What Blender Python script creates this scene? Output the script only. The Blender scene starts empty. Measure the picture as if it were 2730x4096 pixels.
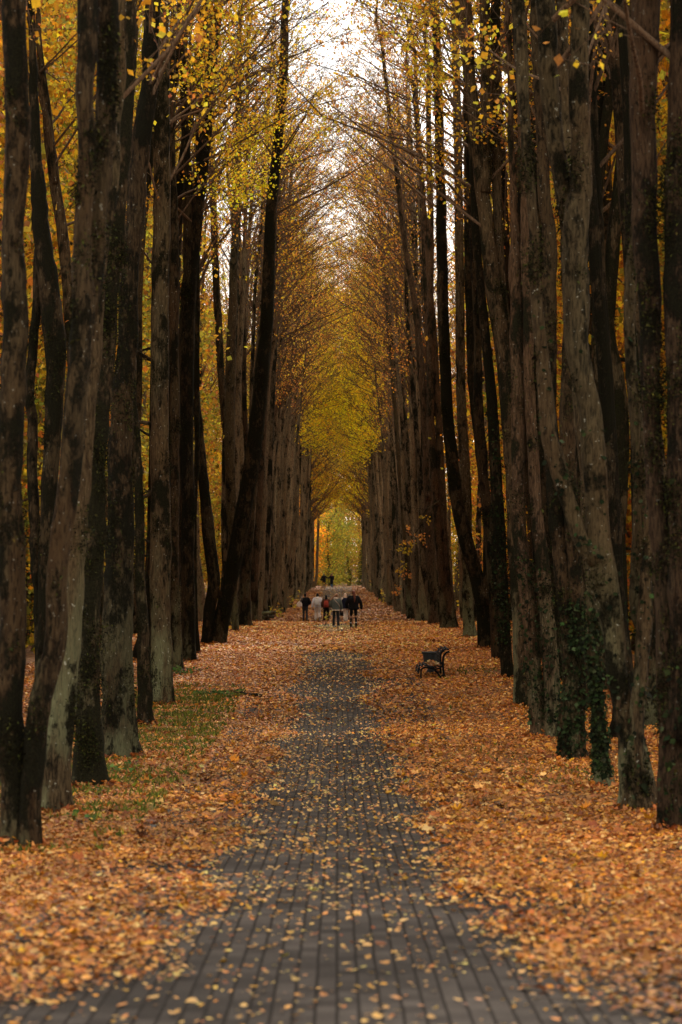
import bpy, bmesh, math, random
import numpy as np
from mathutils import Vector, Matrix

sc = bpy.context.scene
COL = sc.collection
PI = math.pi
RNG = np.random.default_rng(11)
random.seed(11)

# ------------------------------------------------------------------ camera model (85 mm portrait) and ground profile
EYE = 1.6
KPX = 1.801e-4            # metres per photo-display pixel per metre of distance
VX, VY = 775.0, 1286.6    # vanishing point of the avenue
_hd = [(-30, .6), (0, 1.6), (5, 1.82), (10.6, 2.04), (14.9, 2.22), (19, 2.44), (23.8, 2.65), (27, 2.78), (35, 2.93), (43.5, 2.97),
       (50, 2.87), (57, 2.77), (70, 2.76), (80, 2.85), (100, 3.03), (114, 3.18), (120, 3.14), (128, 3.44), (136, 3.62), (146, 3.73),
       (170, 3.86), (200, 3.86), (250, 3.70), (300, 3.41), (310, 3.42), (340, 3.6), (420, 4.0), (2500, 4.0)]
_hx = np.array([a for a, b in _hd], float)
_hy = np.array([b for a, b in _hd], float)
def H(d): return np.interp(d, _hx, _hy)
def gz(y): return EYE - H(y)
_dg = np.concatenate([np.arange(8, 60, .05), np.arange(60, 305, .2)])
_yg = VY + H(_dg) / _dg / KPX
def ground_at(px, py):
    """world x, y of the ground point that the photo shows at display pixel (px, py)"""
    i = int(np.argmin(np.abs(_yg - py)))
    d = float(_dg[i])
    return (px - VX) * KPX * d, d
def lift(px, py, d):
    return np.array([(px - VX) * KPX * d, d, EYE - (py - VY) * KPX * d])

# ------------------------------------------------------------------ helpers
def tag(o, label=None, cat=None, group=None, kind=None):
    if label: o['label'] = label
    if cat: o['category'] = cat
    if group: o['group'] = group
    if kind: o['kind'] = kind
    return o
def empty(name, loc, rz=0.0):
    o = bpy.data.objects.new(name, None)
    COL.objects.link(o)
    o.location = [float(v) for v in loc]
    o.rotation_euler = (0, 0, rz)
    o.empty_display_size = .2
    return o

class MB:
    """collects vertices, quads and triangles for one mesh"""
    def __init__(s):
        s.v, s.q, s.t, s.cq, s.ct, s.n = [], [], [], [], [], 0
    def add(s, v, q=None, t=None, cq=None, ct=None):
        v = np.asarray(v, float).reshape(-1, 3)
        if q is not None and len(q):
            q = np.asarray(q, np.int64).reshape(-1, 4); s.q.append(q + s.n)
            s.cq.append(np.tile(np.array([1, 1, 1.]), (len(q), 1)) if cq is None else np.broadcast_to(np.asarray(cq, float), (len(q), 3)))
        if t is not None and len(t):
            t = np.asarray(t, np.int64).reshape(-1, 3); s.t.append(t + s.n)
            s.ct.append(np.tile(np.array([1, 1, 1.]), (len(t), 1)) if ct is None else np.broadcast_to(np.asarray(ct, float), (len(t), 3)))
        s.v.append(v); s.n += len(v)
    def mesh(s, name, mat, smooth=True, tint=False):
        me = bpy.data.meshes.new(name)
        V = np.concatenate(s.v) if s.v else np.zeros((0, 3))
        Q = np.concatenate(s.q) if s.q else np.zeros((0, 4), np.int64)
        T = np.concatenate(s.t) if s.t else np.zeros((0, 3), np.int64)
        me.vertices.add(len(V)); me.vertices.foreach_set('co', V.astype(np.float32).ravel())
        nl = len(Q) * 4 + len(T) * 3
        me.loops.add(nl); me.loops.foreach_set('vertex_index', np.concatenate([Q.ravel(), T.ravel()]).astype(np.int32))
        npoly = len(Q) + len(T)
        me.polygons.add(npoly)
        ls = np.concatenate([np.arange(len(Q)) * 4, len(Q) * 4 + np.arange(len(T)) * 3]).astype(np.int32)
        me.polygons.foreach_set('loop_start', ls)
        me.polygons.foreach_set('use_smooth', np.full(npoly, smooth, bool))
        me.update(calc_edges=True)
        if tint:
            C = np.concatenate(s.cq + s.ct) if (s.cq or s.ct) else np.zeros((0, 3))
            a = me.attributes.new('tint', 'FLOAT_COLOR', 'FACE')
            a.data.foreach_set('color', np.concatenate([C, np.ones((len(C), 1))], 1).astype(np.float32).ravel())
        me.materials.append(mat)
        return me
    def build(s, name, mat, parent=None, smooth=True, tint=False):
        o = bpy.data.objects.new(name, s.mesh(name, mat, smooth, tint))
        COL.objects.link(o)
        if parent is not None: o.parent = parent
        return o

def norm(v):
    v = np.asarray(v, float)
    return v / np.maximum(np.linalg.norm(v, axis=-1, keepdims=True), 1e-9)

def resample(pts, step):
    """Catmull-Rom through pts (N x k), about one sample per step along xyz"""
    P = np.asarray(pts, float)
    if len(P) < 2: return P
    E = np.concatenate([[2 * P[0] - P[1]], P, [2 * P[-1] - P[-2]]])
    out = []
    for i in range(len(P) - 1):
        L = np.linalg.norm(P[i + 1, :3] - P[i, :3])
        n = max(1, int(round(L / step)))
        t = (np.arange(n) / n)[:, None]
        a, b, c, d = E[i], E[i + 1], E[i + 2], E[i + 3]
        out.append(.5 * ((2 * b) + (-a + c) * t + (2 * a - 5 * b + 4 * c - d) * t ** 2 + (-a + 3 * b - 3 * c + d) * t ** 3))
    out.append(P[-1:])
    return np.concatenate(out)

def tube(mb, P, R, seg=8, cap=True, sec=(1, 1), shape=None, col=None, ref=None):
    """swept tube through P with radii R; shape(theta, i) -> radius factor array"""
    P = np.asarray(P, float); n = len(P)
    R = np.broadcast_to(np.asarray(R, float), (n,))
    T = norm(np.gradient(P, axis=0))
    if ref is None:
        m = norm(P[-1] - P[0])
        ref = np.array([0, 1., 0]) if abs(m[1]) < .8 else np.array([1., 0, 0])
    A = norm(np.cross(np.broadcast_to(np.asarray(ref, float), T.shape), T)); B = np.cross(T, A)
    th = np.arange(seg) * 2 * PI / seg
    f = np.ones((n, seg)) if shape is None else shape
    ca, sa = np.cos(th)[None, :, None], np.sin(th)[None, :, None]
    V = P[:, None, :] + (R[:, None] * f)[:, :, None] * (A[:, None, :] * ca * sec[0] + B[:, None, :] * sa * sec[1])
    i = np.arange(n - 1)[:, None] * seg; j = np.arange(seg)[None, :]; k = (j + 1) % seg
    q = np.stack([i + j, i + k, i + seg + k, i + seg + j], -1).reshape(-1, 4)
    V = V.reshape(-1, 3); t = None
    if cap:
        V = np.concatenate([V, P[:1], P[-1:]]); c0, c1 = n * seg, n * seg + 1
        jj = np.arange(seg); kk = (jj + 1) % seg; o = (n - 1) * seg
        t = np.concatenate([np.stack([kk, jj, np.full(seg, c0)], -1), np.stack([o + jj, o + kk, np.full(seg, c1)], -1)])
    mb.add(V, q, t, None if col is None else col, None if col is None else col)

def sticks(mb, A, B, ra, rb):
    """many straight three-sided twigs at once"""
    A, B = np.asarray(A, float), np.asarray(B, float); n = len(A)
    if not n: return
    T = norm(B - A); r = np.where(np.abs(T[:, 2:3]) < .8, np.array([[0, 0, 1.]]), np.array([[1., 0, 0]]))
    U = norm(np.cross(r, T)); W = np.cross(T, U)
    th = np.arange(3) * 2 * PI / 3
    d = U[:, None] * np.cos(th)[None, :, None] + W[:, None] * np.sin(th)[None, :, None]
    V = np.concatenate([A[:, None] + d * np.reshape(ra, (-1, 1, 1)), B[:, None] + d * np.reshape(rb, (-1, 1, 1))], 1).reshape(-1, 3)
    b = np.arange(n)[:, None] * 6
    q = np.concatenate([b + np.array([[0, 1, 4, 3]]), b + np.array([[1, 2, 5, 4]]), b + np.array([[2, 0, 3, 5]])])
    mb.add(V, q)

def box(mb, c, s, rot=None):
    c = np.asarray(c, float); s = np.asarray(s, float) / 2
    v = np.array([[x, y, z] for x in (-1, 1) for y in (-1, 1) for z in (-1, 1)], float) * s
    if rot is not None: v = v @ np.asarray(rot, float).T
    mb.add(v + c, [[0, 1, 3, 2], [4, 6, 7, 5], [0, 4, 5, 1], [2, 3, 7, 6], [0, 2, 6, 4], [1, 5, 7, 3]])

def prism(mb, poly, y0, y1):
    """polygon in xz extruded along y"""
    n = len(poly); p = np.asarray(poly, float)
    v = np.concatenate([np.c_[p[:, 0], np.full(n, y0), p[:, 1]], np.c_[p[:, 0], np.full(n, y1), p[:, 1]]])
    q = [[i, (i + 1) % n, n + (i + 1) % n, n + i] for i in range(n)]
    c = p.mean(0)
    v = np.concatenate([v, [[c[0], y0, c[1]], [c[0], y1, c[1]]]])
    t = [[(i + 1) % n, i, 2 * n] for i in range(n)] + [[n + i, n + (i + 1) % n, 2 * n + 1] for i in range(n)]
    mb.add(v, q, t)

def lathe(mb, prof, seg=24, c=(0, 0, 0)):
    prof = np.asarray(prof, float)
    P = np.c_[np.zeros(len(prof)), np.zeros(len(prof)), prof[:, 1]] + np.asarray(c, float)
    n = len(P); th = np.arange(seg) * 2 * PI / seg
    V = P[:, None, :] + prof[:, 0][:, None, None] * np.stack([np.cos(th), np.sin(th), np.zeros(seg)], -1)[None]
    i = np.arange(n - 1)[:, None] * seg; j = np.arange(seg)[None, :]; k = (j + 1) % seg
    mb.add(V.reshape(-1, 3), np.stack([i + j, i + k, i + seg + k, i + seg + j], -1).reshape(-1, 4))

# leaf templates in local (u along the midrib, v across, w up)
def _fan(outline):
    o = np.asarray(outline, float); n = len(o)
    return np.concatenate([[[.45, 0, 0]], np.c_[o, np.zeros(n)]]), np.array([[0, 1 + i, 1 + (i + 1) % n] for i in range(n)])
RHOMB = (np.array([[0, 0, 0], [.45, -.38, .06], [1, 0, 0], [.5, .38, .06]]), np.array([[0, 1, 2], [0, 2, 3]]))
HEART = _fan([(.06, 0), (-.02, .2), (.15, .4), (.45, .43), (.75, .25), (1.05, 0), (.75, -.25), (.45, -.43), (.15, -.4), (-.02, -.2)])
MAPLE = _fan([(0, 0), (-.06, .3), (.2, .25), (.25, .6), (.5, .42), (.62, .55), (.68, .25), (1.08, 0), (.68, -.25), (.62, -.55), (.5, -.42), (.25, -.6), (.2, -.25), (-.06, -.3)])
def leaves(mb, C, size, nrm, heading, col, tmpl=RHOMB, curl=None, aspect=1.0):
    C = np.asarray(C, float); n = len(C)
    if not n: return
    V, F = tmpl
    N = norm(nrm); h = np.asarray(heading, float)
    U = norm(h - (h * N).sum(1, keepdims=True) * N); W = np.cross(N, U)
    size = np.broadcast_to(np.asarray(size, float), (n,))
    c = np.zeros(n) if curl is None else curl
    u, v = V[:, 0] - .45, V[:, 1] * aspect
    w = V[None, :, 2] + c[:, None] * (u ** 2 + v ** 2)[None, :] * 1.2
    X = C[:, None] + size[:, None, None] * (u[None, :, None] * U[:, None] + v[None, :, None] * W[:, None] + w[:, :, None] * N[:, None])
    K = len(V)
    T = (np.arange(n)[:, None, None] * K + F[None]).reshape(-1, 3)
    mb.add(X.reshape(-1, 3), None, T, None, np.repeat(np.broadcast_to(np.asarray(col, float), (n, 3)), len(F), 0))

def pick(rng, pal, n, jit=.18):
    """n linear colours from [(weight, (r, g, b))] with brightness jitter"""
    w = np.array([a for a, _ in pal], float); w /= w.sum()
    c = np.array([b for _, b in pal], float)[rng.choice(len(pal), n, p=w)]
    return np.clip(c * np.exp(rng.normal(0, jit, (n, 1))) * np.exp(rng.normal(0, jit * .35, (n, 3))), 0, .9)

def fbm(x, y, s, seed=0):
    r = np.random.default_rng(seed); o = 0
    for k in range(10):
        a = r.uniform(0, 2 * PI); f = s * r.uniform(.5, 2.2)
        o = o + np.sin((x * math.cos(a) + y * math.sin(a)) * f + r.uniform(0, 6.28)) / 10 ** .5
    return o      # about unit variance

# ------------------------------------------------------------------ materials
MATS = {}
class NT:
    def __init__(s, name):
        s.m = bpy.data.materials.new(name); s.m.use_nodes = True
        s.t = s.m.node_tree; s.t.nodes.clear()
        s.out = s.t.nodes.new('ShaderNodeOutputMaterial')
    def n(s, typ, **kw):
        x = s.t.nodes.new('ShaderNode' + typ)
        for k, v in kw.items():
            if k in ('blend_type', 'data_type', 'operation', 'attribute_name', 'feature', 'interpolation', 'noise_dimensions', 'offset', 'offset_frequency', 'squash', 'attribute_type', 'use_clamp', 'bands_direction', 'wave_type'): setattr(x, k, v)
            else: x.inputs[k.replace('_', ' ')].default_value = v
        return x
    def l(s, a, b): s.t.links.new(a, b)
    def mix(s, f, a, b, mode='MIX'):
        x = s.t.nodes.new('ShaderNodeMix'); x.data_type = 'RGBA'; x.blend_type = mode
        for i, v in ((0, f), (6, a), (7, b)):
            if hasattr(v, 'is_output'): s.l(v, x.inputs[i])
            else: x.inputs[i].default_value = v if not isinstance(v, tuple) or len(v) == 4 else v + (1,)
        return x.outputs[2]
    def ramp(s, f, stops):
        x = s.t.nodes.new('ShaderNodeValToRGB'); s.l(f, x.inputs[0])
        e = x.color_ramp.elements
        while len(e) < len(stops): e.new(.5)
        for i, (p, c) in enumerate(stops):
            e[i].position = p; e[i].color = (c, c, c, 1) if isinstance(c, (int, float)) else tuple(c) + (1,)
        return x.outputs[0]
    def math(s, op, a, b=None, clamp=False):
        x = s.t.nodes.new('ShaderNodeMath'); x.operation = op; x.use_clamp = clamp
        for i, v in enumerate((a, b)):
            if v is None: continue
            if hasattr(v, 'is_output'): s.l(v, x.inputs[i])
            else: x.inputs[i].default_value = v
        return x.outputs[0]
    def mapping(s, vec, scale=(1, 1, 1), loc=(0, 0, 0)):
        x = s.t.nodes.new('ShaderNodeMapping'); s.l(vec, x.inputs[0])
        x.inputs['Scale'].default_value = scale; x.inputs['Location'].default_value = loc
        return x.outputs[0]
    def noise(s, vec, scale, detail=4, rough=.55):
        x = s.t.nodes.new('ShaderNodeTexNoise'); s.l(vec, x.inputs['Vector'])
        x.inputs['Scale'].default_value = scale; x.inputs['Detail'].default_value = detail; x.inputs['Roughness'].default_value = rough
        return x.outputs['Fac']
    def principled(s, col, rough=.8, bump=None, bstr=.5, bdist=.02, spec=.3, metal=0):
        p = s.t.nodes.new('ShaderNodeBsdfPrincipled')
        if hasattr(col, 'is_output'): s.l(col, p.inputs['Base Color'])
        else: p.inputs['Base Color'].default_value = tuple(col) + (1,)
        if hasattr(rough, 'is_output'): s.l(rough, p.inputs['Roughness'])
        else: p.inputs['Roughness'].default_value = rough
        p.inputs['Specular IOR Level'].default_value = spec
        p.inputs['Metallic'].default_value = metal
        if bump is not None:
            b = s.t.nodes.new('ShaderNodeBump'); s.l(bump, b.inputs['Height'])
            b.inputs['Strength'].default_value = bstr; b.inputs['Distance'].default_value = bdist
            s.l(b.outputs[0], p.inputs['Normal'])
        s.l(p.outputs[0], s.out.inputs[0])
        return s.m

def bark_material(name, base_a, base_b, moss=.5, lichen=1.0, fine=1.0):
    w = NT(name)
    tc = w.n('TexCoord'); oi = w.n('ObjectInfo')
    off = w.t.nodes.new('ShaderNodeVectorMath'); off.operation = 'ADD'
    sc3 = w.t.nodes.new('ShaderNodeCombineXYZ')
    r = w.math('MULTIPLY', oi.outputs['Random'], 37.0)
    for i in range(3): w.l(r, sc3.inputs[i])
    w.l(tc.outputs['Object'], off.inputs[0]); w.l(sc3.outputs[0], off.inputs[1])
    v = off.outputs[0]
    ridge = w.noise(w.mapping(v, (30 * fine, 30 * fine, 4.6)), 1, 7, .66)
    crack = w.noise(w.mapping(v, (62 * fine, 62 * fine, 9), (3, 1, 8)), 1, 4, .62)
    big = w.noise(w.mapping(v, (1.3, 1.3, .45)), 1, 4, .6)
    speck = w.noise(v, 24, 2, .5)
    c = w.mix(w.ramp(ridge, [(.40, 0), (.58, 1)]), base_a, base_b)
    c = w.mix(w.ramp(big, [(.35, 0), (.7, .75)]), c, (base_b[0] * 1.0, base_b[1] * .84, base_b[2] * .72))
    c = w.mix(w.ramp(crack, [(.36, .8), (.48, 0)]), c, (.009, .006, .004))
    # pale green lichen film, strongest near the foot
    sep = w.t.nodes.new('ShaderNodeSeparateXYZ'); w.l(tc.outputs['Object'], sep.inputs[0])
    low = w.ramp(w.math('MULTIPLY', sep.outputs['Z'], .25), [(.0, 1), (.35, .55), (.75, .08)])
    lich = w.noise(w.mapping(v, (1.1, 1.1, .32), (7, 3, 1)), 1, 5, .6)
    lf = w.math('MULTIPLY', w.ramp(lich, [(.56 - .08 * lichen, 0), (.66 - .08 * lichen, 1)]), low)
    lf = w.math('MULTIPLY', lf, w.math('MULTIPLY', w.ramp(crack, [(.3, .35), (.55, 1)]), .8 * lichen))
    c = w.mix(lf, c, (.165, .175, .092))
    c = w.mix(w.math('MULTIPLY', w.ramp(speck, [(.685, 0), (.72, 1)]), .6 * lichen), c, (.36, .36, .29))
    # dark moss: ragged patches
    mo = w.noise(w.mapping(v, (1.7, 1.7, .8), (2, 9, 4)), 1, 11, .80)
    t0 = .60 - .14 * moss
    mf = w.ramp(mo, [(t0 - .015, 0), (t0 + .03, 1)])
    mn = w.noise(v, 60, 3, .7)
    mcol = w.mix(w.ramp(mn, [(.35, 0), (.72, 1)]), (.006, .0055, .003), (.026, .024, .009))
    c = w.mix(mf, c, mcol)
    c = w.mix(1.0, c, w.ramp(oi.outputs['Random'], [(0, .62), (1, 1.25)]), 'MULTIPLY')
    hgt = w.math('ADD', w.math('MULTIPLY', ridge, 1.0), w.math('MULTIPLY', crack, .35))
    hgt = w.math('ADD', hgt, w.math('MULTIPLY', w.math('MULTIPLY', mf, mn), 1.3))
    return w.principled(c, .92, hgt, 1.0, .05, .08)

def leaf_material(name, trans=.45, objcol=True, rough=.65, spec=.25):
    w = NT(name)
    at = w.n('Attribute', attribute_name='tint')
    c = at.outputs['Color']
    if objcol:
        oi = w.n('ObjectInfo')
        c = w.mix(1.0, c, oi.outputs['Color'], 'MULTIPLY')
    tc = w.n('TexCoord')
    nz = w.noise(tc.outputs['Object'], 22, 2)
    c = w.mix(1.0, c, w.ramp(nz, [(.3, .72), (.7, 1.15)]), 'MULTIPLY')
    p = w.n('BsdfPrincipled'); w.l(c, p.inputs['Base Color'])
    p.inputs['Roughness'].default_value = rough; p.inputs['Specular IOR Level'].default_value = spec
    if trans > 0:
        tr = w.n('BsdfTranslucent'); w.l(c, tr.inputs['Color'])
        mx = w.n('MixShader'); mx.inputs[0].default_value = trans
        w.l(p.outputs[0], mx.inputs[1]); w.l(tr.outputs[0], mx.inputs[2]); w.l(mx.outputs[0], w.out.inputs[0])
    else: w.l(p.outputs[0], w.out.inputs[0])
    return w.m

def cloth_material(name, col, var=.25, scale=60, rough=.9):
    w = NT(name); tc = w.n('TexCoord')
    f = w.noise(tc.outputs['Object'], scale, 3); g = w.noise(tc.outputs['Object'], 7, 3)
    c = w.mix(1.0, tuple(col), w.ramp(w.math('MULTIPLY', w.math('ADD', f, g), .5), [(.3, 1 - var), (.7, 1 + var)]), 'MULTIPLY')
    return w.principled(c, rough, g, .6, .03, .15)

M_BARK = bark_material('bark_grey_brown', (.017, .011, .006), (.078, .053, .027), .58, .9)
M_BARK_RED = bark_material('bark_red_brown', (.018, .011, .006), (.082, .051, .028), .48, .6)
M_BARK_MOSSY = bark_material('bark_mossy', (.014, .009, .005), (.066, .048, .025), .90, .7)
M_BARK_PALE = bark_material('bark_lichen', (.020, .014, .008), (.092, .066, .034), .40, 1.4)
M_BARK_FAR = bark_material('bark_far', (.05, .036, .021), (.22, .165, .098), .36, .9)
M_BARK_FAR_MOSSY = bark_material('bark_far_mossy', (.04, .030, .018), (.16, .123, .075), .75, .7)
M_TWIG = bark_material('twig_bark', (.07, .046, .028), (.17, .115, .072), -.6, .1)
M_LEAF = leaf_material('crown_leaf', .62)
M_LITTER = leaf_material('fallen_leaf', .15, False, .6, .3)
M_MOSS = leaf_material('moss_tuft', .1, False, .95, .05)
M_GREEN = leaf_material('green_leaf', .3, False, .8, .06)

def ground_material():
    w = NT('leaf_covered_ground')
    ge = w.n('NewGeometry'); pos = ge.outputs['Position']
    vo = w.n('TexVoronoi', Scale=15.0); w.l(pos, vo.inputs['Vector']); vo.inputs['Randomness'].default_value = 1
    sep = w.t.nodes.new('ShaderNodeSeparateColor'); w.l(vo.outputs['Color'], sep.inputs[0])
    c = w.ramp(sep.outputs[0], [(0, (.05, .022, .010)), (.3, (.14, .055, .018)), (.55, (.24, .10, .032)), (.8, (.32, .15, .05)), (1, (.36, .22, .10))])  # darker than the loose leaves: shadow between them painted into the colour
    n = w.noise(pos, 2.2, 5)
    c = w.mix(w.ramp(n, [(.3, .55), (.65, 0)]), c, (.035, .022, .012))
    d = w.ramp(vo.outputs['Distance'], [(0, 0), (.9, 1)])
    return w.principled(c, .85, w.math('ADD', d, sep.outputs[1]), .9, .03, .15)
def path_material():
    w = NT('brick_paving')
    ge = w.n('NewGeometry'); pos = ge.outputs['Position']
    sep = w.t.nodes.new('ShaderNodeSeparateXYZ'); w.l(pos, sep.inputs[0])
    wob = w.noise(pos, 1.3, 3)
    cx = w.math('ADD', sep.outputs['X'], w.math('MULTIPLY', w.math('SUBTRACT', wob, .5), .012))
    cb = w.t.nodes.new('ShaderNodeCombineXYZ')       # rows of the brick pattern run along the avenue
    w.l(sep.outputs['Y'], cb.inputs[0]); w.l(cx, cb.inputs[1])
    def brick(mortar, smooth):
        br = w.n('TexBrick', offset=.5)
        w.l(cb.outputs[0], br.inputs['Vector'])
        br.inputs['Scale'].default_value = 1; br.inputs['Mortar Size'].default_value = mortar; br.inputs['Mortar Smooth'].default_value = smooth
        br.inputs['Brick Width'].default_value = .2; br.inputs['Row Height'].default_value = .1
        br.inputs['Color1'].default_value = (.030, .025, .022, 1); br.inputs['Color2'].default_value = (.058, .049, .043, 1)
        br.inputs['Mortar'].default_value = (.05, .044, .04, 1)
        return br
    fine = brick(.0025, .3)
    # long joints are wider and darker than the cross joints
    fr = w.math('FRACT', w.math('MULTIPLY', cx, 10.0))
    ed = w.math('ABSOLUTE', w.math('SUBTRACT', fr, .5))
    jn = w.noise(w.mapping(pos, (30, 5, 30)), 1, 3)
    ed = w.math('ADD', ed, w.math('MULTIPLY', w.math('SUBTRACT', jn, .5), .05))
    joint = w.ramp(ed, [(.405, 0), (.445, 1)])
    c = fine.outputs['Color']
    n1 = w.noise(pos, .9, 5); n2 = w.noise(pos, 55, 3)
    c = w.mix(1.0, c, w.ramp(n1, [(.3, .5), (.7, 1.4)]), 'MULTIPLY')
    c = w.mix(1.0, c, w.ramp(n2, [(.3, .82), (.7, 1.15)]), 'MULTIPLY')
    c = w.mix(w.math('MULTIPLY', fine.outputs['Fac'], .45), c, (.022, .016, .011))
    c = w.mix(w.math('MULTIPLY', joint, .8), c, (.006, .004, .003))
    h = w.math('SUBTRACT', w.math('MULTIPLY', n2, .2), joint)
    return w.principled(c, w.ramp(n1, [(.3, .8), (.7, .95)]), h, .6, .01, .06)
M_GROUND = ground_material()
M_PATH = path_material()
_w = NT('kerb_concrete'); _t = _w.n('TexCoord')
M_KERB = _w.principled(_w.mix(_w.noise(_t.outputs['Object'], 9, 5), (.03, .027, .024), (.085, .08, .072)), .9, _w.noise(_t.outputs['Object'], 40), .5, .01)

# ------------------------------------------------------------------ setting: ground, path, kerbs
ys = np.concatenate([np.arange(-20, 0, 2.5), np.arange(0, 150, 1.0), np.arange(150, 320, 2.5), [325, 335, 350, 380, 420, 500, 700, 1000, 1600]])
xs = np.concatenate([[-500, -200, -80, -40, -25], np.arange(-18, -3.9, .6), np.arange(-3.6, -1.85, .3), [-1.8, 0, 1.8], np.arange(2.1, 3.7, .3), np.arange(4.0, 18.1, .6), [25, 40, 80, 200, 500]])
def verge(x, y):
    """extra height of the verges beside the path"""
    s = np.clip((np.abs(x) - 1.8) / 1.5, 0, 1)
    return s * (.02 + .022 * fbm(x, y, 1.1, 3)) + np.clip((np.abs(x) - 7) / 10, 0, 1) * .25 * fbm(x, y, .12, 4)
def gz2(x, y): return gz(y) + verge(np.asarray(x, float), np.asarray(y, float))
X, Y = np.meshgrid(xs, ys)
mb = MB(); nx = len(xs); ny = len(ys)
i = np.arange(ny - 1)[:, None] * nx; j = np.arange(nx - 1)[None, :]
mb.add(np.stack([X, Y, gz2(X, Y)], -1).reshape(-1, 3), np.stack([i + j, i + j + 1, i + nx + j + 1, i + nx + j], -1).reshape(-1, 4))
ground = mb.build('ground', M_GROUND); tag(ground, kind='structure')
mb = MB(); yy = ys[ys <= 310]; n = len(yy)
for a, b in ((-1.8, 0), (0, 1.8)):
    V = np.concatenate([np.c_[np.full(n, a), yy, gz(yy) + .005], np.c_[np.full(n, b), yy, gz(yy) + .005]]); k = np.arange(n - 1)
    mb.add(V, np.stack([k, n + k, n + k + 1, k + 1], -1))
tag(mb.build('path', M_PATH), kind='structure')
for s in (-1, 1):
    mb = MB(); a, b = (s * 1.80, s * 1.87) if s > 0 else (s * 1.87, s * 1.80)
    z = gz(yy)
    V = np.concatenate([np.c_[np.full(n, xx), yy, z + dz] for xx, dz in ((a, -.05), (a, .022), (b, .022), (b, -.05))]); k = np.arange(n - 1)
    for r in range(3): mb.add(V, np.stack([r * n + k, (r + 1) * n + k, (r + 1) * n + k + 1, r * n + k + 1], -1)) if r == 0 else mb.q.append(np.stack([r * n + k, (r + 1) * n + k, (r + 1) * n + k + 1, r * n + k + 1], -1) + mb.n - len(V))
    mb.cq = [np.ones((sum(len(q) for q in mb.q), 3))]
    tag(mb.build('path_kerb', M_KERB, smooth=False), kind='structure')

# ------------------------------------------------------------------ fallen leaves (ground cover)
PAL_LITTER = [(3, (.44, .17, .045)), (3, (.36, .115, .03)), (3, (.55, .27, .09)), (1.4, (.62, .37, .17)), (1.6, (.21, .065, .022)), (2.0, (.56, .24, .018)), (.4, (.68, .48, .27)), (1, (.13, .045, .018)), (.35, (.66, .38, .02))]
PAL_PATH = [(3, (.55, .33, .17)), (2, (.62, .43, .20)), (2, (.48, .22, .09)), (1, (.55, .28, .02)), (1, (.5, .40, .17)), (.8, (.2, .07, .03))]
def cover(x, y):
    """how fully leaves cover the ground at x, y (0 = bare paving)"""
    e = np.interp(y, [8, 10.6, 11.6, 12.5, 16, 24, 35, 43, 57, 70, 76, 98, 103, 118, 124, 160, 190, 300], [2.2, 1.6, 1.05, .90, .92, .88, .80, .74, .70, .85, -.6, -.6, .7, .7, -.3, .2, 1.55, 1.75])
    e = e + np.interp(y, [10, 40, 80], [.20, .22, .35]) * fbm(x * .4, y * .5, 1.5, 5) + .10 * fbm(x, y, 5, 6)
    c = np.clip((np.abs(x + .06) - e) / np.interp(y, [10, 20, 60], [.40, .55, .8]) + .5, 0, 1)
    spill = np.clip(.5 * fbm(x * 1.3, y * .45, 1.1, 8) - .25, 0, .6) * np.interp(y, [15, 24, 60, 200], [.15, .9, 1, .4])
    return np.maximum(c, spill * np.clip(1.2 - (e - np.abs(x)) * .8, 0, 1))
litter = MB()
def strew(y0, y1, xw, dens, size, tmpl, bare, seed):
    r = np.random.default_rng(seed)
    n = int((y1 - y0) * 2 * xw * dens)
    x, y = r.uniform(-xw, xw, n), r.uniform(y0, y1, n)
    cv = cover(x, y)
    green = np.clip(.6 * fbm(x, y * .5, .9, 21) + .6 * fbm(x, y, 3.2, 27) - .3, 0, .6) * ((x < -1.9) & (x > -4) & (y > 21) & (y < 52)) + np.clip(fbm(x, y * .5, .9, 22) - .9, 0, 1) * (x > 2.2)
    keep = r.random(n) < np.maximum(cv, bare) * (1 - .55 * np.clip(green, 0, 1)) * np.clip(.75 + .35 * fbm(x, y, 1.6, 9), .25, 1)
    x, y, cv = x[keep], y[keep], cv[keep]; n = len(x)
    onpath = np.abs(x) < 1.8
    z = np.where(onpath, gz(y) + .012, gz2(x, y) + .012) + r.uniform(0, .05, n) * np.clip(cv, 0, 1) + .006
    thin = cv < .45
    nr = np.c_[r.normal(0, 1, n), r.normal(0, 1, n), np.zeros(n)] * np.where(thin, np.interp(y, [16, 32], [.2, .42]), np.interp(y, [14, 40], [.30, .45]))[:, None] + np.array([0, 0, 1.])
    hd = np.c_[r.normal(0, 1, n), r.normal(0, 1, n), np.zeros(n)]
    col = pick(r, PAL_LITTER, n, .17)
    col = np.where(thin[:, None], pick(r, PAL_PATH, n, .2), col)
    pn = fbm(x, y, .55, 14)                                    # drifts of yellower and browner leaves
    col = np.minimum(col * (np.clip(1 + .2 * pn + .12 * fbm(x, y, 2.2, 15), .45, 1.5) * np.interp(y, [12, 30, 60, 105, 118, 130, 300], [.80, .82, 1.2, 1.75, 1.7, .8, .7]))[:, None], .85)  # middle stretch brighter, near and far dimmer: light painted into the leaf colour
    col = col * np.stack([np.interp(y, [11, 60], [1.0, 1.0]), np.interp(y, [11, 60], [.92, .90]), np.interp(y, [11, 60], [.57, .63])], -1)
    s = size * np.exp(r.normal(0, .28, n)) * np.where(thin, .88, 1)
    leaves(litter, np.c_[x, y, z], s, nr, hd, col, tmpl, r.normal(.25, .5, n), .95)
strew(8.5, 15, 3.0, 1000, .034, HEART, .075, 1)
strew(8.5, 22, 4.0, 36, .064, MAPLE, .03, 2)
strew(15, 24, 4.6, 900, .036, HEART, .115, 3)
strew(22, 40, 6.0, 40, .078, MAPLE, .03, 4)
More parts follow.
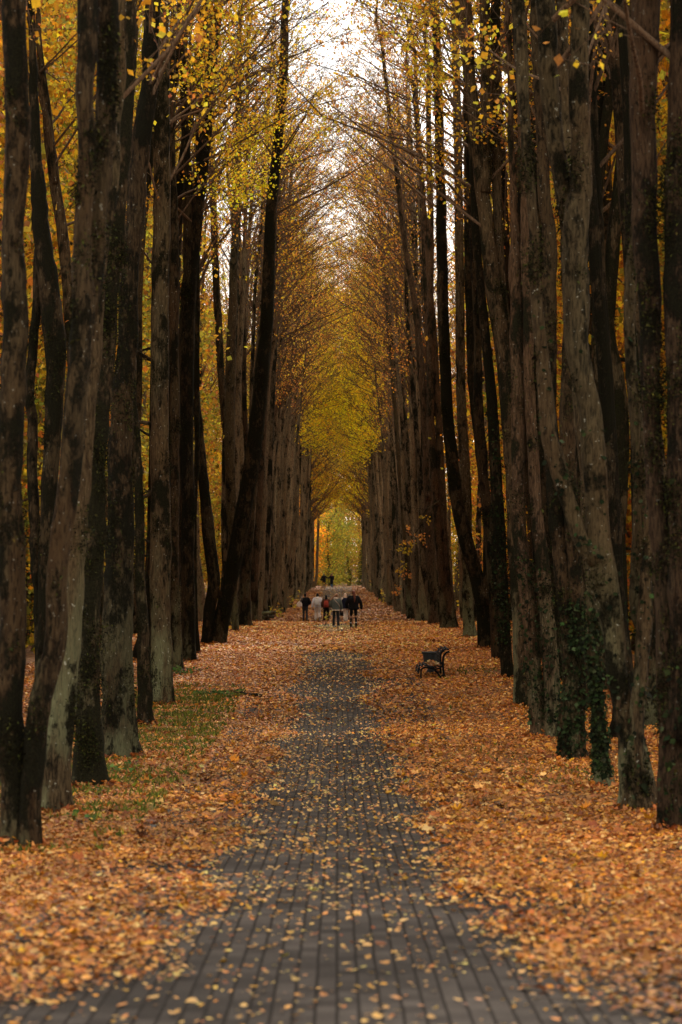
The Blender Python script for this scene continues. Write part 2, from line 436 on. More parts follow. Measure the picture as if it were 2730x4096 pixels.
strew(24, 44, 6.4, 640, .044, RHOMB, .17, 8)
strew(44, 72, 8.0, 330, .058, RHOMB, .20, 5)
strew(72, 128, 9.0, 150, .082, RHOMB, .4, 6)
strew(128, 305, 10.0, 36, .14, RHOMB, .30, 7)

# ------------------------------------------------------------------ tree building
SHAPES = {}
def bark_shape(n, seg, rng, amp, zs=None, flare=0, lobes=5):
    th = np.arange(seg) * 2 * PI / seg
    f = np.ones((n, seg)); ii = np.arange(n)[:, None]
    for k in range(2, 7):
        f += amp / k * 1.6 * np.sin(k * th[None] + rng.uniform(0, 6.28) + np.cumsum(rng.normal(0, .12, n))[:, None])
    f += amp * .45 * rng.normal(0, 1, (n, seg))
    if zs is not None and flare > 0:
        h = np.maximum(zs, 0)[:, None]
        f *= 1 + flare * np.exp(-h / .28) * (1 + .5 * np.sin(lobes * th[None] + rng.uniform(0, 6))) + flare * 1.3 * np.exp(-h / .10) * (.6 + .6 * np.sin(lobes * th[None] + 1.7))
    return f

class Tree:
    """one tree in its own coordinates (origin at the foot); keeps the stems so limbs, moss and ivy can sit on them"""
    def __init__(s, seed): s.rng = np.random.default_rng(seed); s.trunk = MB(); s.limb = MB(); s.leaf = MB(); s.stems = []
    def stem(s, pts, step=.3, seg=14, amp=.045, flare=.35, first=True):
        """pts rows: x, y, z, r"""
        P = resample(pts, step); n = len(P)
        P[:, 3] = np.maximum(P[:, 3], .012)
        kn = 1 + np.convolve(s.rng.normal(0, .05, n + 4), np.ones(3) / 3, 'same')[2:-2]
        R = P[:, 3] * kn
        if n > 6: P[1:-1, :2] += np.convolve(s.rng.normal(0, 1, n), np.ones(5) / 5, 'same')[1:-1, None] * .03
        sh = bark_shape(n, seg, s.rng, amp, P[:, 2] if first else None, flare if first else 0)
        tube(s.trunk, P[:, :3], R, seg, True, shape=sh)
        s.stems.append((P[:, :3].copy(), R.copy()))
        return P
    def grow(s, zmin, nb, bias, reach, pal, per_twig=3, lsize=.085, hang=.25, sub=6, twig=4, elev=(.35, 1.05), bthick=1.0, clump=1.0, droop=0.0):
        r = s.rng; A, B, LC, LB = [], [], [], []
        for b in range(nb):
            P, R = s.stems[r.integers(len(s.stems))]
            ok = np.where(P[:, 2] > zmin)[0]
            if not len(ok): continue
            i = ok[int(len(ok) * r.random() ** 1.15)]
            z = P[i, 2]; az = r.uniform(0, 2 * PI); hx = np.array([math.cos(az), math.sin(az) * .9])
            hx[0] += bias * r.uniform(.2, 1.2); hx /= np.linalg.norm(hx)
            el = r.uniform(*elev); bden = r.choice([.25, .7, 1.1, 1.75]); bcol = np.exp(r.normal(0, .24)) * np.exp(r.normal(0, .07, 3))
            L = reach * r.uniform(.55, 1.15) * (1.1 - .45 * (z - zmin) / max(1, P[-1, 2] - zmin))
            t = np.linspace(0, 1, 6)[:, None]
            d = np.array([hx[0] * math.cos(el), hx[1] * math.cos(el), math.sin(el)])
            Q = P[i] + L * (t * d + t ** 2 * np.array([0, 0, r.uniform(-.05, .22) - droop]) + np.cumsum(r.normal(0, .018, (6, 3)), 0) * np.minimum(1, t * 3))
            r0 = min(.42 * R[i], .012 * L * bthick + .012)
            tube(s.limb, Q, np.linspace(r0, .007, 6), 5, False)
            for k in range(sub):
                u = r.uniform(.28, 1.0); q = Q[0] + 0; q = np.array([np.interp(u, t[:, 0], Q[:, a]) for a in range(3)])
                dd = norm(d * .6 + r.normal(0, .55, 3) + np.array([0, 0, .12 - droop])); Ls = r.uniform(.45, 1.3) * (.35 + .16 * L)
                w = np.linspace(0, 1, 4)[:, None]
                S = q + Ls * (w * dd + w ** 2 * r.normal(0, .12, 3))
                tube(s.limb, S, np.linspace(.009, .004, 4), 3, False)
                for m in range(twig):
                    g = r.uniform(.2, 1); a = np.array([np.interp(g, w[:, 0], S[:, x]) for x in range(3)])
                    e = a + norm(dd * .5 + r.normal(0, .7, 3)) * r.uniform(.25, .7)
                    A.append(a); B.append(e)
                    if r.random() < clump:
                        nl = r.poisson(per_twig * bden)
                        if nl: LB.append(np.tile(bcol, (nl, 1))); LC.append(a + (e - a) * r.uniform(.1, 1.15, (nl, 1)) + r.normal(0, .10, (nl, 3)) - np.array([0, 0, .03]))
        if A: sticks(s.limb, A, B, np.full(len(A), .0055), np.full(len(A), .0025))
        if LC:
            C = np.concatenate(LC); n = len(C)
            nr = r.normal(0, 1, (n, 3)) + np.array([0, 0, .35]); hd = r.normal(0, .7, (n, 3)) + np.array([0, 0, -1.0])
            leaves(s.leaf, C, lsize * np.exp(r.normal(0, .25, n)), nr, hd, np.clip(pick(r, pal, n, .22) * np.concatenate(LB), 0, .88), RHOMB, r.normal(0, .4, n), 1.15)
    def surface(s, n, zlo, zhi, azc=-PI / 2, azw=1.7, stem=None):
        """n points on the stems: position, outward normal"""
        r = s.rng; out, nr = [], []
        for _ in range(n):
            P, R = s.stems[r.integers(len(s.stems)) if stem is None else stem]
            ok = np.where((P[:, 2] > zlo) & (P[:, 2] < zhi))[0]
            if not len(ok): continue
            i = ok[r.integers(len(ok))]; a = azc + r.uniform(-azw, azw); i2 = min(i + 1, len(P) - 1); u = r.random()
            nn = np.array([math.cos(a), math.sin(a), 0]); out.append(P[i] * (1 - u) + P[i2] * u + nn * (R[i] * (1 - u) + R[i2] * u)); nr.append(nn)
        return np.array(out).reshape(-1, 3), np.array(nr).reshape(-1, 3)
    def moss(s, clusters, zlo, zhi, spread=.13, per=70, size=.026):
        C, N = s.surface(clusters, zlo, zhi); r = s.rng
        if not len(C): return None
        m = MB(); w = r.uniform(.35, 1.3, len(C))
        for c, nn, k in zip(C, N, w):
            q = int(per * 3.2 * k * k) + 8
            tng = np.array([-nn[1], nn[0], 0])
            o = r.normal(0, 1, (q, 1)) * tng * spread * .55 * k + r.normal(0, 1, (q, 1)) * np.array([0, 0, 1.]) * spread * k + nn * np.abs(r.normal(0, .028, (q, 1))) - nn * .02
            # follow the stem's curve sideways
            o -= nn * (np.sum(o * tng, 1, keepdims=True) ** 2) * 1.6
            leaves(m, c + o, size * np.exp(r.normal(0, .35, q)), r.normal(0, .7, (q, 3)) + nn * .5 + np.array([0, 0, .6]), r.normal(0, .5, (q, 3)) + np.array([0, 0, -1]) + nn * .5,
                   pick(r, [(3, (.010, .009, .004)), (2, (.020, .019, .007)), (1, (.040, .042, .010))], q, .3), RHOMB, None, .7)
        return m

PAL_GOLD = [(4, (.66, .34, .02)), (3, (.72, .47, .03)), (1.6, (.48, .42, .04)), (1.2, (.48, .19, .03)), (.5, (.30, .11, .03))]
PAL_LIME = [(4, (.62, .42, .02)), (3, (.72, .45, .02)), (1.6, (.38, .33, .03)), (3, (.74, .37, .02))]
PAL_RUST = [(3, (.50, .24, .05)), (2, (.36, .14, .04)), (2, (.60, .35, .05)), (1.2, (.24, .10, .045)), (1, (.68, .43, .03))]
PAL_CREST = [(4, (.64, .50, .02)), (3, (.78, .54, .02)), (1.6, (.40, .38, .02)), (1.6, (.80, .44, .02))]

AVENUE = 'lime trees lining the avenue'
def near_tree(name, label, stems, mat, seed, moss=14, base=None, lean_up=0.0, limb=None, crown_pal=None, ivy=0, moss_hi=7.0, stubs=0, crown_n=16, depth=None, mossp=70, reach=3.4, tw=6.5):
    """stems: lists of display-pixel rows (x, y, width); the first stem's first row is the foot"""
    x0, y0 = base if base else stems[0][0][:2]
    X0, d = ground_at(x0, y0)
    if depth: d = depth; X0 = (x0 - VX) * KPX * d
    Z0 = float(gz2(X0, d))
    T = Tree(seed); root = empty(name, (X0, d, Z0))
    rows0 = stems[0][0][2] * KPX * d / 2
    for si, st in enumerate(stems):
        dd = d + (0 if si == 0 else (-1) ** si * .12)
        rows = []
        for (px, py, w) in st:
            p = lift(px, py, dd); rows.append([p[0] - X0, dd - d, p[2] - Z0, w * KPX * d / 2 * .94])
        rows = np.array(rows)
        foot = si == 0 or abs(rows[0, 2]) < .6
        if foot: rows[0, 2] = -.12
        top = rows[-1]
        # carry the stem on above the frame to its full height
        k = rows[-1, :2] - rows[-2, :2]; dz = max(.5, rows[-1, 2] - rows[-2, 2])
        full = 17 + 4 * T.rng.random()
        if top[2] > .55 * (1.6 + 1286 * KPX * d):
            sl = np.clip(k / dz, -.12, .12)
            hh = np.linspace(top[2], max(full, top[2] + 5), 5)[1:]
            ext = [[top[0] + sl[0] * (h - top[2]) + T.rng.normal(0, .12), top[1] + T.rng.normal(0, .15), h, max(.02, top[3] * (1 - .85 * (h - top[2]) / (hh[-1] - top[2])))] for h in hh]
            rows = np.concatenate([rows, ext])
        if foot: rows[0, 3] *= .92
        T.stem(rows, .16 if d < 45 else .3, 20 if d < 45 else 12, .045, .24, foot)
    HEAPS.append((X0, d, rows0))
    o = T.trunk.build('trunk', mat, root)
    bias = -math.copysign(1, X0)
    T.grow(.2316 * d + 1.2 if d < 46 else .15 * d + 2.0, crown_n, bias * .8, reach, crown_pal or PAL_GOLD, tw, .075, bthick=.55)
    if d > 52: T.grow(.15 * d + 2.0, 7, bias * 2.2, 5.4, crown_pal or PAL_GOLD, 1.8, .075, sub=8, twig=5, elev=(.25, .85), bthick=.5)
    if T.limb.n: T.limb.build('branch_canopy', M_TWIG, root)
    if T.leaf.n: T.leaf.build('crown', M_LEAF, root, False, True)
    if moss:
        m = T.moss(moss, .1, moss_hi, per=mossp)
        if m: m.build('moss_clumps', M_MOSS, root, False, True)
    for k in range(stubs):                                     # dead side branches on the shaded side
        P, R = T.stems[0]; ok = np.where((P[:, 2] > 2.2) & (P[:, 2] < 7.5))[0]; i0 = ok[T.rng.integers(len(ok))]
        L = T.rng.uniform(.35, 1.0); a = T.rng.uniform(-.55, .75); sx = bias * -1
        t = np.linspace(0, 1, 6)[:, None]
        Q = P[i0] + L * (t * np.array([sx, .2, a]) + np.c_[np.zeros(6), np.zeros(6), (t[:, 0] ** 2) * T.rng.uniform(-.7, .35)]) + np.cumsum(T.rng.normal(0, .018, (6, 3)), 0) * t
        b = MB(); tube(b, Q, np.linspace(T.rng.uniform(.03, .055), .008, 6), 7, True)
        tube(b, Q[3] + np.linspace(0, 1, 4)[:, None] * np.array([sx * .22, T.rng.normal(0, .1), T.rng.uniform(-.2, .25)]), np.linspace(.014, .005, 4), 5, True); b.build('dead_branch', M_BARK_MOSSY, root)
    tag(root, label, 'tree', AVENUE)
    return T, root

HEAPS = []
L = {}
L['a'] = near_tree('lime_tree', 'thick dark trunk with two stems cut off by the left edge', [
    [(42, 1955, 82), (38, 1800, 72), (30, 1560, 66), (29, 1300, 63), (30, 1000, 63), (33, 500, 56), (32, 0, 58)],
    [(60, 1800, 50), (92, 1600, 56), (115, 1504, 54), (150, 1180, 54), (172, 976, 57), (186, 791, 56), (196, 690, 58), (190, 560, 44), (195, 350, 42), (198, 200, 44), (196, 0, 50)],
    [(200, 720, 50), (214, 600, 50), (230, 400, 48), (240, 200, 50), (246, 0, 52)]], M_BARK, 101, 26)
L['a2'] = near_tree('lime_tree', 'slim dark leaning trunk seen behind the leftmost trunk, its top to the left', [
    [(100, 1700, 30), (92, 1400, 32), (80, 1180, 28), (74, 976, 26), (70, 850, 26)],
    [(100, 1500, 30), (112, 1200, 40), (122, 976, 42), (127, 800, 52), (118, 700, 50), (95, 500, 42), (80, 300, 26), (72, 0, 18)]], M_BARK_MOSSY, 102, 16, base=(100, 1700))
L['a3'] = near_tree('lime_tree', 'thin crooked trunk leaning over the gap near the left edge', [
    [(190, 1640, 26), (185, 1300, 26), (172, 900, 26), (158, 680, 28), (140, 520, 28), (118, 370, 26), (102, 250, 22), (90, 130, 16), (80, 0, 12)],
    [(126, 420, 16), (112, 300, 15), (92, 200, 12), (75, 100, 9), (55, 0, 8)]], M_BARK, 103, 10, base=(190, 1640), crown_pal=PAL_LIME)
L['b'] = near_tree('lime_tree', 'second left trunk, greenish lichen foot and thin slanting upper stem', [
    [(131, 1882, 76), (138, 1740, 66), (146, 1636, 62), (165, 1416, 48), (180, 1200, 37), (205, 976, 32), (224, 791, 28), (240, 571, 27), (258, 396, 29), (272, 200, 29), (280, 0, 28)]], M_BARK_PALE, 104, 8)
L['c'] = near_tree('lime_tree', 'very dark mossy trunk with a pale streak low down, third on the left', [
    [(211, 1812, 84), (206, 1700, 70), (203, 1592, 58), (208, 1416, 46), (215, 1300, 46), (220, 1152, 48), (226, 1011, 50), (240, 791, 50), (262, 615, 38), (278, 440, 38), (290, 220, 36), (296, 0, 34)]], M_BARK_MOSSY, 105, 34, mossp=110)
L['d'] = near_tree('lime_tree', 'stout trunk with broad mossy foot bending right toward its top', [
    [(276, 1747, 92), (272, 1600, 82), (270, 1416, 74), (276, 1200, 68), (279, 976, 58), (286, 791, 50), (299, 615, 46), (316, 440, 46), (330, 300, 46), (342, 150, 42), (350, 0, 38)]], M_BARK, 106, 26)
L['e'] = near_tree('lime_tree', 'narrow blackish trunk leaning left between stout mossy and straight green trunks', [
    [(337, 1674, 42), (333, 1560, 34), (327, 1416, 28), (322, 1250, 24), (315, 1064, 20), (306, 900, 18), (296, 600, 16), (300, 300, 14), (310, 0, 12)]], M_BARK_MOSSY, 107, 12)
L['f'] = near_tree('lime_tree', 'ramrod straight trunk with pale green foot and dead spiky side branches', [
    [(372, 1627, 52), (372, 1500, 50), (371, 1300, 50), (368, 976, 45), (369, 700, 43), (370, 440, 41), (371, 220, 38), (374, 0, 30)]], M_BARK_PALE, 108, 9, stubs=9)
L['g'] = near_tree('lime_tree', 'thin straight trunk close behind the straight green-footed one', [
    [(411, 1550, 28), (406, 1400, 23), (404, 1200, 22), (403, 976, 23), (399, 600, 23), (396, 300, 17), (396, 0, 14)]], M_BARK, 109, 12)
L['h'] = near_tree('lime_tree', 'dark trunk whose upper stem bows right across the yellow leaves', [
    [(432, 1524, 40), (432, 1400, 36), (432, 1200, 33), (431, 976, 32), (428, 791, 38), (440, 600, 36), (457, 440, 31), (472, 300, 30), (486, 180, 27), (501, 0, 24)],
    [(430, 680, 22), (433, 440, 22), (424, 250, 19), (415, 0, 18)]], M_BARK_MOSSY, 110, 24, crown_pal=PAL_LIME, moss_hi=10, crown_n=26, tw=9)
L['i'] = near_tree('lime_tree', 'small black stem at the foot of the bowing dark trunk', [
    [(455, 1505, 17), (449, 1400, 12), (446, 1250, 12), (452, 1000, 13), (455, 700, 12), (452, 400, 10), (455, 0, 8)]], M_BARK_MOSSY, 111, 5, crown_n=18, crown_pal=PAL_LIME, tw=9)
L['j'] = near_tree('lime_tree', 'mossy forked trunk, one stem leaning left and one far right over the path', [
    [(497, 1484, 44), (510, 1420, 40), (521, 1370, 38), (533, 1320, 36), (555, 1191, 38), (581, 1045, 38), (600, 880, 33), (615, 690, 31), (624, 476, 27), (640, 293, 25), (650, 147, 22), (656, 0, 18)],
    [(476, 1480, 30), (482, 1400, 28), (492, 1340, 30), (484, 1260, 31), (474, 1150, 28), (462, 1050, 24), (449, 900, 20), (444, 760, 17), (450, 500, 14), (462, 200, 12), (470, 0, 10)]], M_BARK_MOSSY, 112, 30, crown_pal=PAL_LIME, moss_hi=12, crown_n=28, reach=4.2, tw=9)
L['k'] = near_tree('lime_tree', 'pale straight trunk just behind the mossy forked one', [
    [(541, 1455, 17), (536, 1300, 22), (530, 1091, 26), (530, 861, 25), (535, 700, 22), (541, 500, 19), (548, 250, 16), (552, 0, 12)]], M_BARK_PALE, 113, 6, crown_pal=PAL_GOLD, crown_n=26, reach=4.2, tw=9)
L['l'] = near_tree('lime_tree', 'moss-speckled trunk with dark green foot left of the walkers, leaning right', [
    [(563, 1443, 34), (564, 1380, 30), (566, 1300, 27), (574, 1200, 23), (584, 1091, 22), (596, 900, 18), (612, 700, 16), (628, 500, 14), (645, 300, 11), (655, 100, 8)],
    [(567, 1330, 16), (553, 1206, 18), (512, 900, 18), (495, 600, 17), (486, 300, 14), (480, 0, 12)]], M_BARK, 114, 26, crown_n=26, crown_pal=PAL_GOLD, moss_hi=9, reach=4.4, tw=7)
L['m'] = near_tree('lime_tree', 'slender twin-stemmed trunk next beyond the moss-speckled one', [
    [(587, 1432, 16), (588, 1300, 15), (596, 1150, 14), (606, 980, 14), (620, 780, 12), (635, 560, 10), (650, 300, 8)],
    [(583, 1380, 12), (570, 1100, 13), (560, 800, 12), (565, 400, 10), (570, 100, 8)]], M_BARK_RED, 115, 8, crown_n=22, crown_pal=PAL_GOLD, reach=4.6, tw=5)
R = {}
R['a'] = near_tree('lime_tree', 'mossy reddish trunk cut off by the right edge of the picture', [
    [(1562, 1918, 92), (1552, 1760, 84), (1540, 1560, 74), (1528, 1350, 62), (1506, 1100, 42), (1500, 976, 42), (1497, 790, 50), (1489, 500, 62), (1480, 300, 62), (1484, 0, 66)],
    [(1572, 1700, 90), (1566, 1400, 72), (1560, 1100, 62), (1560, 900, 62), (1552, 600, 58), (1554, 300, 52), (1562, 0, 56)]], M_BARK_RED, 201, 42, mossp=120)
R['b'] = near_tree('lime_tree', 'broad forked trunk with a pale lichen edge, splitting twice, nearest on the right but one', [
    [(1470, 1872, 92), (1458, 1760, 80), (1440, 1660, 60), (1415, 1560, 50), (1400, 1440, 60), (1382, 1320, 78), (1374, 1230, 66), (1370, 1100, 58), (1362, 976, 56), (1345, 880, 54), (1328, 791, 60), (1322, 660, 66), (1328, 500, 60), (1334, 300, 50), (1336, 0, 46)],
    [(1372, 1290, 44), (1335, 1240, 40), (1308, 1152, 40), (1278, 1050, 42), (1257, 976, 42), (1243, 791, 32), (1231, 615, 28), (1219, 440, 25), (1204, 220, 30), (1190, 0, 34)],
    [(1318, 640, 44), (1300, 480, 42), (1280, 330, 42), (1268, 200, 44), (1256, 0, 46)],
    [(1478, 1850, 52), (1462, 1680, 40), (1472, 1548, 38), (1482, 1416, 40), (1490, 1250, 26), (1493, 1100, 22), (1490, 900, 22), (1486, 700, 20), (1470, 500, 18), (1462, 250, 16)],
    [(1474, 1440, 34), (1458, 1372, 36), (1470, 1150, 33), (1466, 976, 32), (1448, 791, 28), (1456, 615, 28), (1470, 420, 26), (1480, 200, 22), (1490, 0, 20)]], M_BARK_PALE, 202, 36, mossp=110)
R['b2'] = near_tree('lime_tree', 'dark sloping trunk against bright yellow leaves behind the broad forked one', [
    [(1426, 1700, 30), (1425, 1400, 34), (1420, 1196, 40), (1425, 976, 50), (1420, 860, 34), (1396, 747, 36), (1412, 527, 36), (1430, 350, 26), (1448, 180, 24), (1460, 0, 20)],
    [(1380, 960, 26), (1376, 780, 28), (1372, 560, 26), (1376, 440, 24), (1398, 260, 26), (1412, 130, 30), (1424, 0, 34)],
    [(1374, 480, 26), (1376, 300, 28), (1382, 150, 28), (1386, 0, 28)]], M_BARK_MOSSY, 203, 18, stubs=4, base=(1426, 1640), moss_hi=9)
R['c'] = near_tree('lime_tree', 'narrow ivy-clad trunk leaning left in front of the broad forked one', [
    [(1386, 1817, 46), (1378, 1700, 34), (1373, 1560, 29), (1366, 1440, 30), (1356, 1300, 30), (1345, 1150, 28), (1336, 976, 28), (1318, 700, 26), (1300, 300, 24), (1296, 0, 20)]], M_BARK_PALE, 204, 8)
R['d'] = near_tree('lime_tree', 'trunk with a wide ivy skirt at its foot, third clump on the right', [
    [(1312, 1752, 66), (1316, 1640, 58), (1317, 1504, 54), (1300, 1340, 46), (1280, 1200, 40), (1268, 1050, 36), (1262, 900, 34), (1262, 615, 34), (1252, 440, 30), (1240, 200, 26), (1234, 0, 22)],
    [(1328, 1500, 34), (1318, 1250, 36), (1303, 976, 36), (1306, 800, 26), (1300, 560, 22), (1292, 300, 18), (1290, 0, 15)]], M_BARK, 205, 22)
R['e'] = near_tree('lime_tree', 'twin-stemmed brown trunk with ivy between its stems', [
    [(1244, 1702, 56), (1234, 1600, 42), (1222, 1480, 38), (1206, 1328, 38), (1196, 1200, 36), (1192, 976, 34), (1188, 791, 34), (1185, 615, 32), (1180, 440, 18), (1174, 220, 14), (1170, 0, 13)],
    [(1268, 1690, 44), (1262, 1504, 40), (1246, 1300, 34), (1228, 1100, 28), (1218, 900, 26), (1212, 640, 26), (1205, 400, 24), (1196, 150, 22), (1190, 0, 20)]], M_BARK_RED, 206, 20)
R['f'] = near_tree('lime_tree', 'tall trunk behind the bench end with a rotten hollow where it forks high up', [
    [(1204, 1632, 43), (1196, 1500, 38), (1189, 1330, 37), (1182, 1150, 37), (1170, 976, 37), (1156, 791, 38), (1136, 650, 36), (1122, 527, 34), (1108, 430, 34), (1095, 330, 30), (1084, 220, 28), (1072, 100, 32), (1063, 0, 36)],
    [(1116, 440, 24), (1118, 300, 24), (1116, 150, 23), (1115, 0, 24)],
    [(1168, 800, 24), (1152, 640, 24), (1146, 500, 25), (1143, 300, 25), (1144, 0, 24)]], M_BARK, 207, 24, moss_hi=11)
R['g'] = near_tree('lime_tree', 'ivy-darkened trunk with thin foot next beyond the tall hollow one', [
    [(1169, 1563, 30), (1160, 1480, 30), (1152, 1400, 34), (1147, 1284, 38), (1140, 1100, 31), (1134, 976, 28), (1118, 791, 24), (1100, 600, 22), (1090, 400, 20), (1080, 150, 16), (1076, 0, 14)]], M_BARK_MOSSY, 208, 22, moss_hi=9)
R['h'] = near_tree('lime_tree', 'plain narrow trunk beside the ivy-darkened one', [
    [(1146, 1520, 28), (1139, 1400, 29), (1128, 1260, 27), (1118, 1152, 26), (1104, 1000, 28), (1098, 850, 22), (1094, 700, 20), (1085, 500, 18), (1072, 250, 16), (1070, 0, 14)]], M_BARK, 209, 16)
R['i'] = near_tree('lime_tree', 'black mossy trunk behind the bench, forking low with one stem leaning far left', [
    [(1115, 1494, 37), (1112, 1420, 34), (1103, 1360, 36), (1081, 1274, 37), (1062, 1200, 35), (1050, 1150, 32), (1040, 1050, 30), (1032, 976, 29), (1022, 791, 28), (1016, 527, 25), (1009, 264, 22), (1000, 0, 20)],
    [(1116, 1390, 26), (1124, 1300, 26), (1120, 1180, 24), (1108, 1060, 24), (1090, 900, 22), (1080, 700, 20), (1075, 400, 17), (1078, 100, 14)]], M_BARK_MOSSY, 210, 34, moss_hi=14, crown_n=20, crown_pal=PAL_RUST, mossp=110, reach=5, tw=4)
R['j'] = near_tree('lime_tree', 'pale ridged trunk with a wide mossy foot right of the walkers', [
    [(1080, 1468, 36), (1076, 1400, 29), (1074, 1300, 26), (1073, 1200, 28), (1069, 1091, 28), (1063, 976, 26), (1058, 791, 24), (1056, 527, 23), (1052, 264, 22), (1046, 0, 18)]], M_BARK_PALE, 211, 12, crown_n=20, crown_pal=PAL_RUST, moss_hi=10, reach=5, tw=4)
R['k'] = near_tree('lime_tree', 'group of fused brown stems with mossy toes left of the pale ridged trunk', [
    [(1038, 1447, 34), (1034, 1380, 24), (1026, 1300, 20), (1018, 1180, 20), (1010, 1000, 18), (1000, 800, 15), (985, 600, 14), (968, 400, 12), (950, 200, 9)],
    [(1022, 1440, 22), (1014, 1300, 20), (1002, 1150, 22), (992, 1000, 20), (990, 800, 17), (990, 500, 15), (985, 200, 12)]], M_BARK_RED, 212, 16, crown_n=22, crown_pal=PAL_RUST, reach=5, tw=4)
R['l'] = near_tree('lime_tree', 'red-brown trunk curving left high above the path, right of the walkers', [
    [(997, 1437, 26), (992, 1300, 22), (984, 1150, 20), (972, 900, 17), (958, 733, 14), (945, 640, 14), (930, 549, 13), (914, 403, 12), (895, 256, 10), (878, 100, 8)],
    [(985, 1150, 14), (985, 800, 14), (972, 500, 12), (960, 250, 10), (952, 100, 8)]], M_BARK_RED, 213, 10, crown_n=22, crown_pal=PAL_RUST, reach=5, tw=4)
R['m'] = near_tree('lime_tree', 'grey trunk behind the dangling yellow-leaved branch', [
    [(969, 1430, 22), (966, 1300, 20), (960, 1150, 19), (956, 1000, 17), (952, 800, 15), (944, 550, 13), (938, 300, 10)]], M_BARK, 214, 8, crown_n=22, crown_pal=PAL_RUST, reach=5, tw=4)
R['n'] = near_tree('lime_tree', 'leaning trunk with a whitish foot below the dangling branch', [
    [(942, 1426, 14), (938, 1350, 13), (932, 1240, 12), (920, 1100, 11), (905, 900, 10), (890, 700, 9), (872, 500, 7)]], M_BARK_PALE, 215, 4, crown_n=30, crown_pal=PAL_RUST)

# dangling branch with yellow leaves: a part of the red-brown curving tree
T, root = R['k']
d = root.location.y - 1.2
def loc(px, py, dy=0): p = lift(px, py, d + dy); return p - np.array(root.location)
hb, hl = MB(), MB(); rng = np.random.default_rng(77)
main = [(1012, 1150), (981, 1170), (975, 1182), (962, 1215), (948, 1235), (944, 1262), (941, 1290), (939, 1315), (926, 1340), (911, 1368)]
tube(hb, resample([list(loc(*p)) for p in main], .12), np.linspace(.03, .006, len(resample([list(loc(*p)) for p in main], .12))), 6)
for a in ([(978, 1171), (950, 1167), (932, 1164)], [(967, 1205), (975, 1190), (990, 1215)], [(944, 1255), (925, 1258), (902, 1261)], [(957, 1222), (950, 1205), (938, 1185)], [(940, 1300), (930, 1298), (921, 1310)], [(946, 1240), (960, 1235), (976, 1250)]):
    q = resample([list(loc(*p)) for p in a], .1); tube(hb, q, np.linspace(.011, .004, len(q)), 4)
for cx, cy, sx, sy, n, cc in ((972, 1186, 6, 5, 12, 0), (985, 1198, 5, 8, 10, 0), (938, 1212, 5, 6, 9, 1), (945, 1226, 4, 3, 4, 1), (968, 1236, 10, 7, 22, 1), (940, 1246, 14, 5, 20, 1), (927, 1264, 14, 6, 34, 0), (946, 1255, 6, 7, 16, 0), (928, 1298, 6, 7, 14, 0), (914, 1313, 6, 5, 12, 2), (933, 1320, 10, 8, 20, 1), (917, 1350, 6, 6, 12, 1), (910, 1364, 6, 5, 16, 1), (974, 1248, 5, 5, 8, 1)):
    C = np.array([loc(cx + rng.normal(0, sx * .8), cy + rng.normal(0, sy * .8), rng.normal(0, .15)) for _ in range(n)])
    pal = [[(3, (.50, .33, .02)), (1, (.40, .33, .03))], [(3, (.50, .21, .05)), (1, (.56, .30, .05))], [(1, (.52, .30, .02))]][cc]
    leaves(hl, C, .085 * np.exp(rng.normal(0, .2, n)), rng.normal(0, .5, (n, 3)) + np.array([0, -1., .5]), rng.normal(0, .5, (n, 3)) + np.array([0, 0, -1.]), pick(rng, pal, n), HEART)
br = hb.build('hanging_branch', M_BARK_PALE, root)
hl.build('branch_foliage', M_LEAF, br, False, True)

# ivy on the right-hand trunks: each climber is a plant of its own
IVY = [('b', 'sparse ivy climbing the broad forked trunk', 150, .1, 5.2), ('c', 'thick ivy coating the narrow leaning trunk', 330, .05, 2.4), ('d', 'spreading ivy skirt around the foot of the third right clump', 420, .02, 2.2),
       ('e', 'ivy creeping up between the twin brown stems', 220, .05, 3.0), ('g', 'tall ivy darkening the thin-footed trunk', 300, .6, 6.0), ('a', 'few ivy leaves low on the reddish trunk at the right edge', 60, .1, 1.6)]
for key, lab, n, lo, hi in IVY:
    T, root = R[key]; m = MB(); r = np.random.default_rng(abs(hash(key)) % 1 + ord(key))
    T.rng = r; P, N = T.surface(n * 4, lo, hi, -PI / 2, 1.4)
    P2 = P[: len(P)]; k = np.clip(1 - (P2[:, 2] - lo) / (hi - lo), 0, 1); ok = r.random(len(P2)) < .25 + .75 * k; P2, N2 = P2[ok], N[ok]; q = len(P2)
    C = P2 + N2 * r.uniform(.01, .05, (q, 1)) + r.normal(0, .02, (q, 3))
    leaves(m, C, .044 * np.exp(r.normal(0, .3, q)), N2 + r.normal(0, .35, (q, 3)) + np.array([0, 0, .5]), r.normal(0, .6, (q, 3)) + np.array([0, 0, -1.]), pick(r, [(3, (.014, .022, .007)), (2, (.024, .038, .012)), (.5, (.05, .07, .03)), (3, (.007, .010, .004))], q, .25), MAPLE, None, .95)
    A = P2[:-1]; B = P2[1:]; near = np.linalg.norm(A - B, axis=1) < .6
    sticks(m, A[near] + N2[:-1][near] * .008, B[near] + N2[1:][near] * .008, np.full(near.sum(), .004), np.full(near.sum(), .003))
    for i_, c_ in enumerate(m.cq): m.cq[i_] = np.tile([.03, .025, .012], (len(c_), 1))
    o = m.build('climbing_ivy', M_GREEN, None, False, True); o.location = root.location
    tag(o, lab, 'ivy', 'ivy on the right-hand trunks')

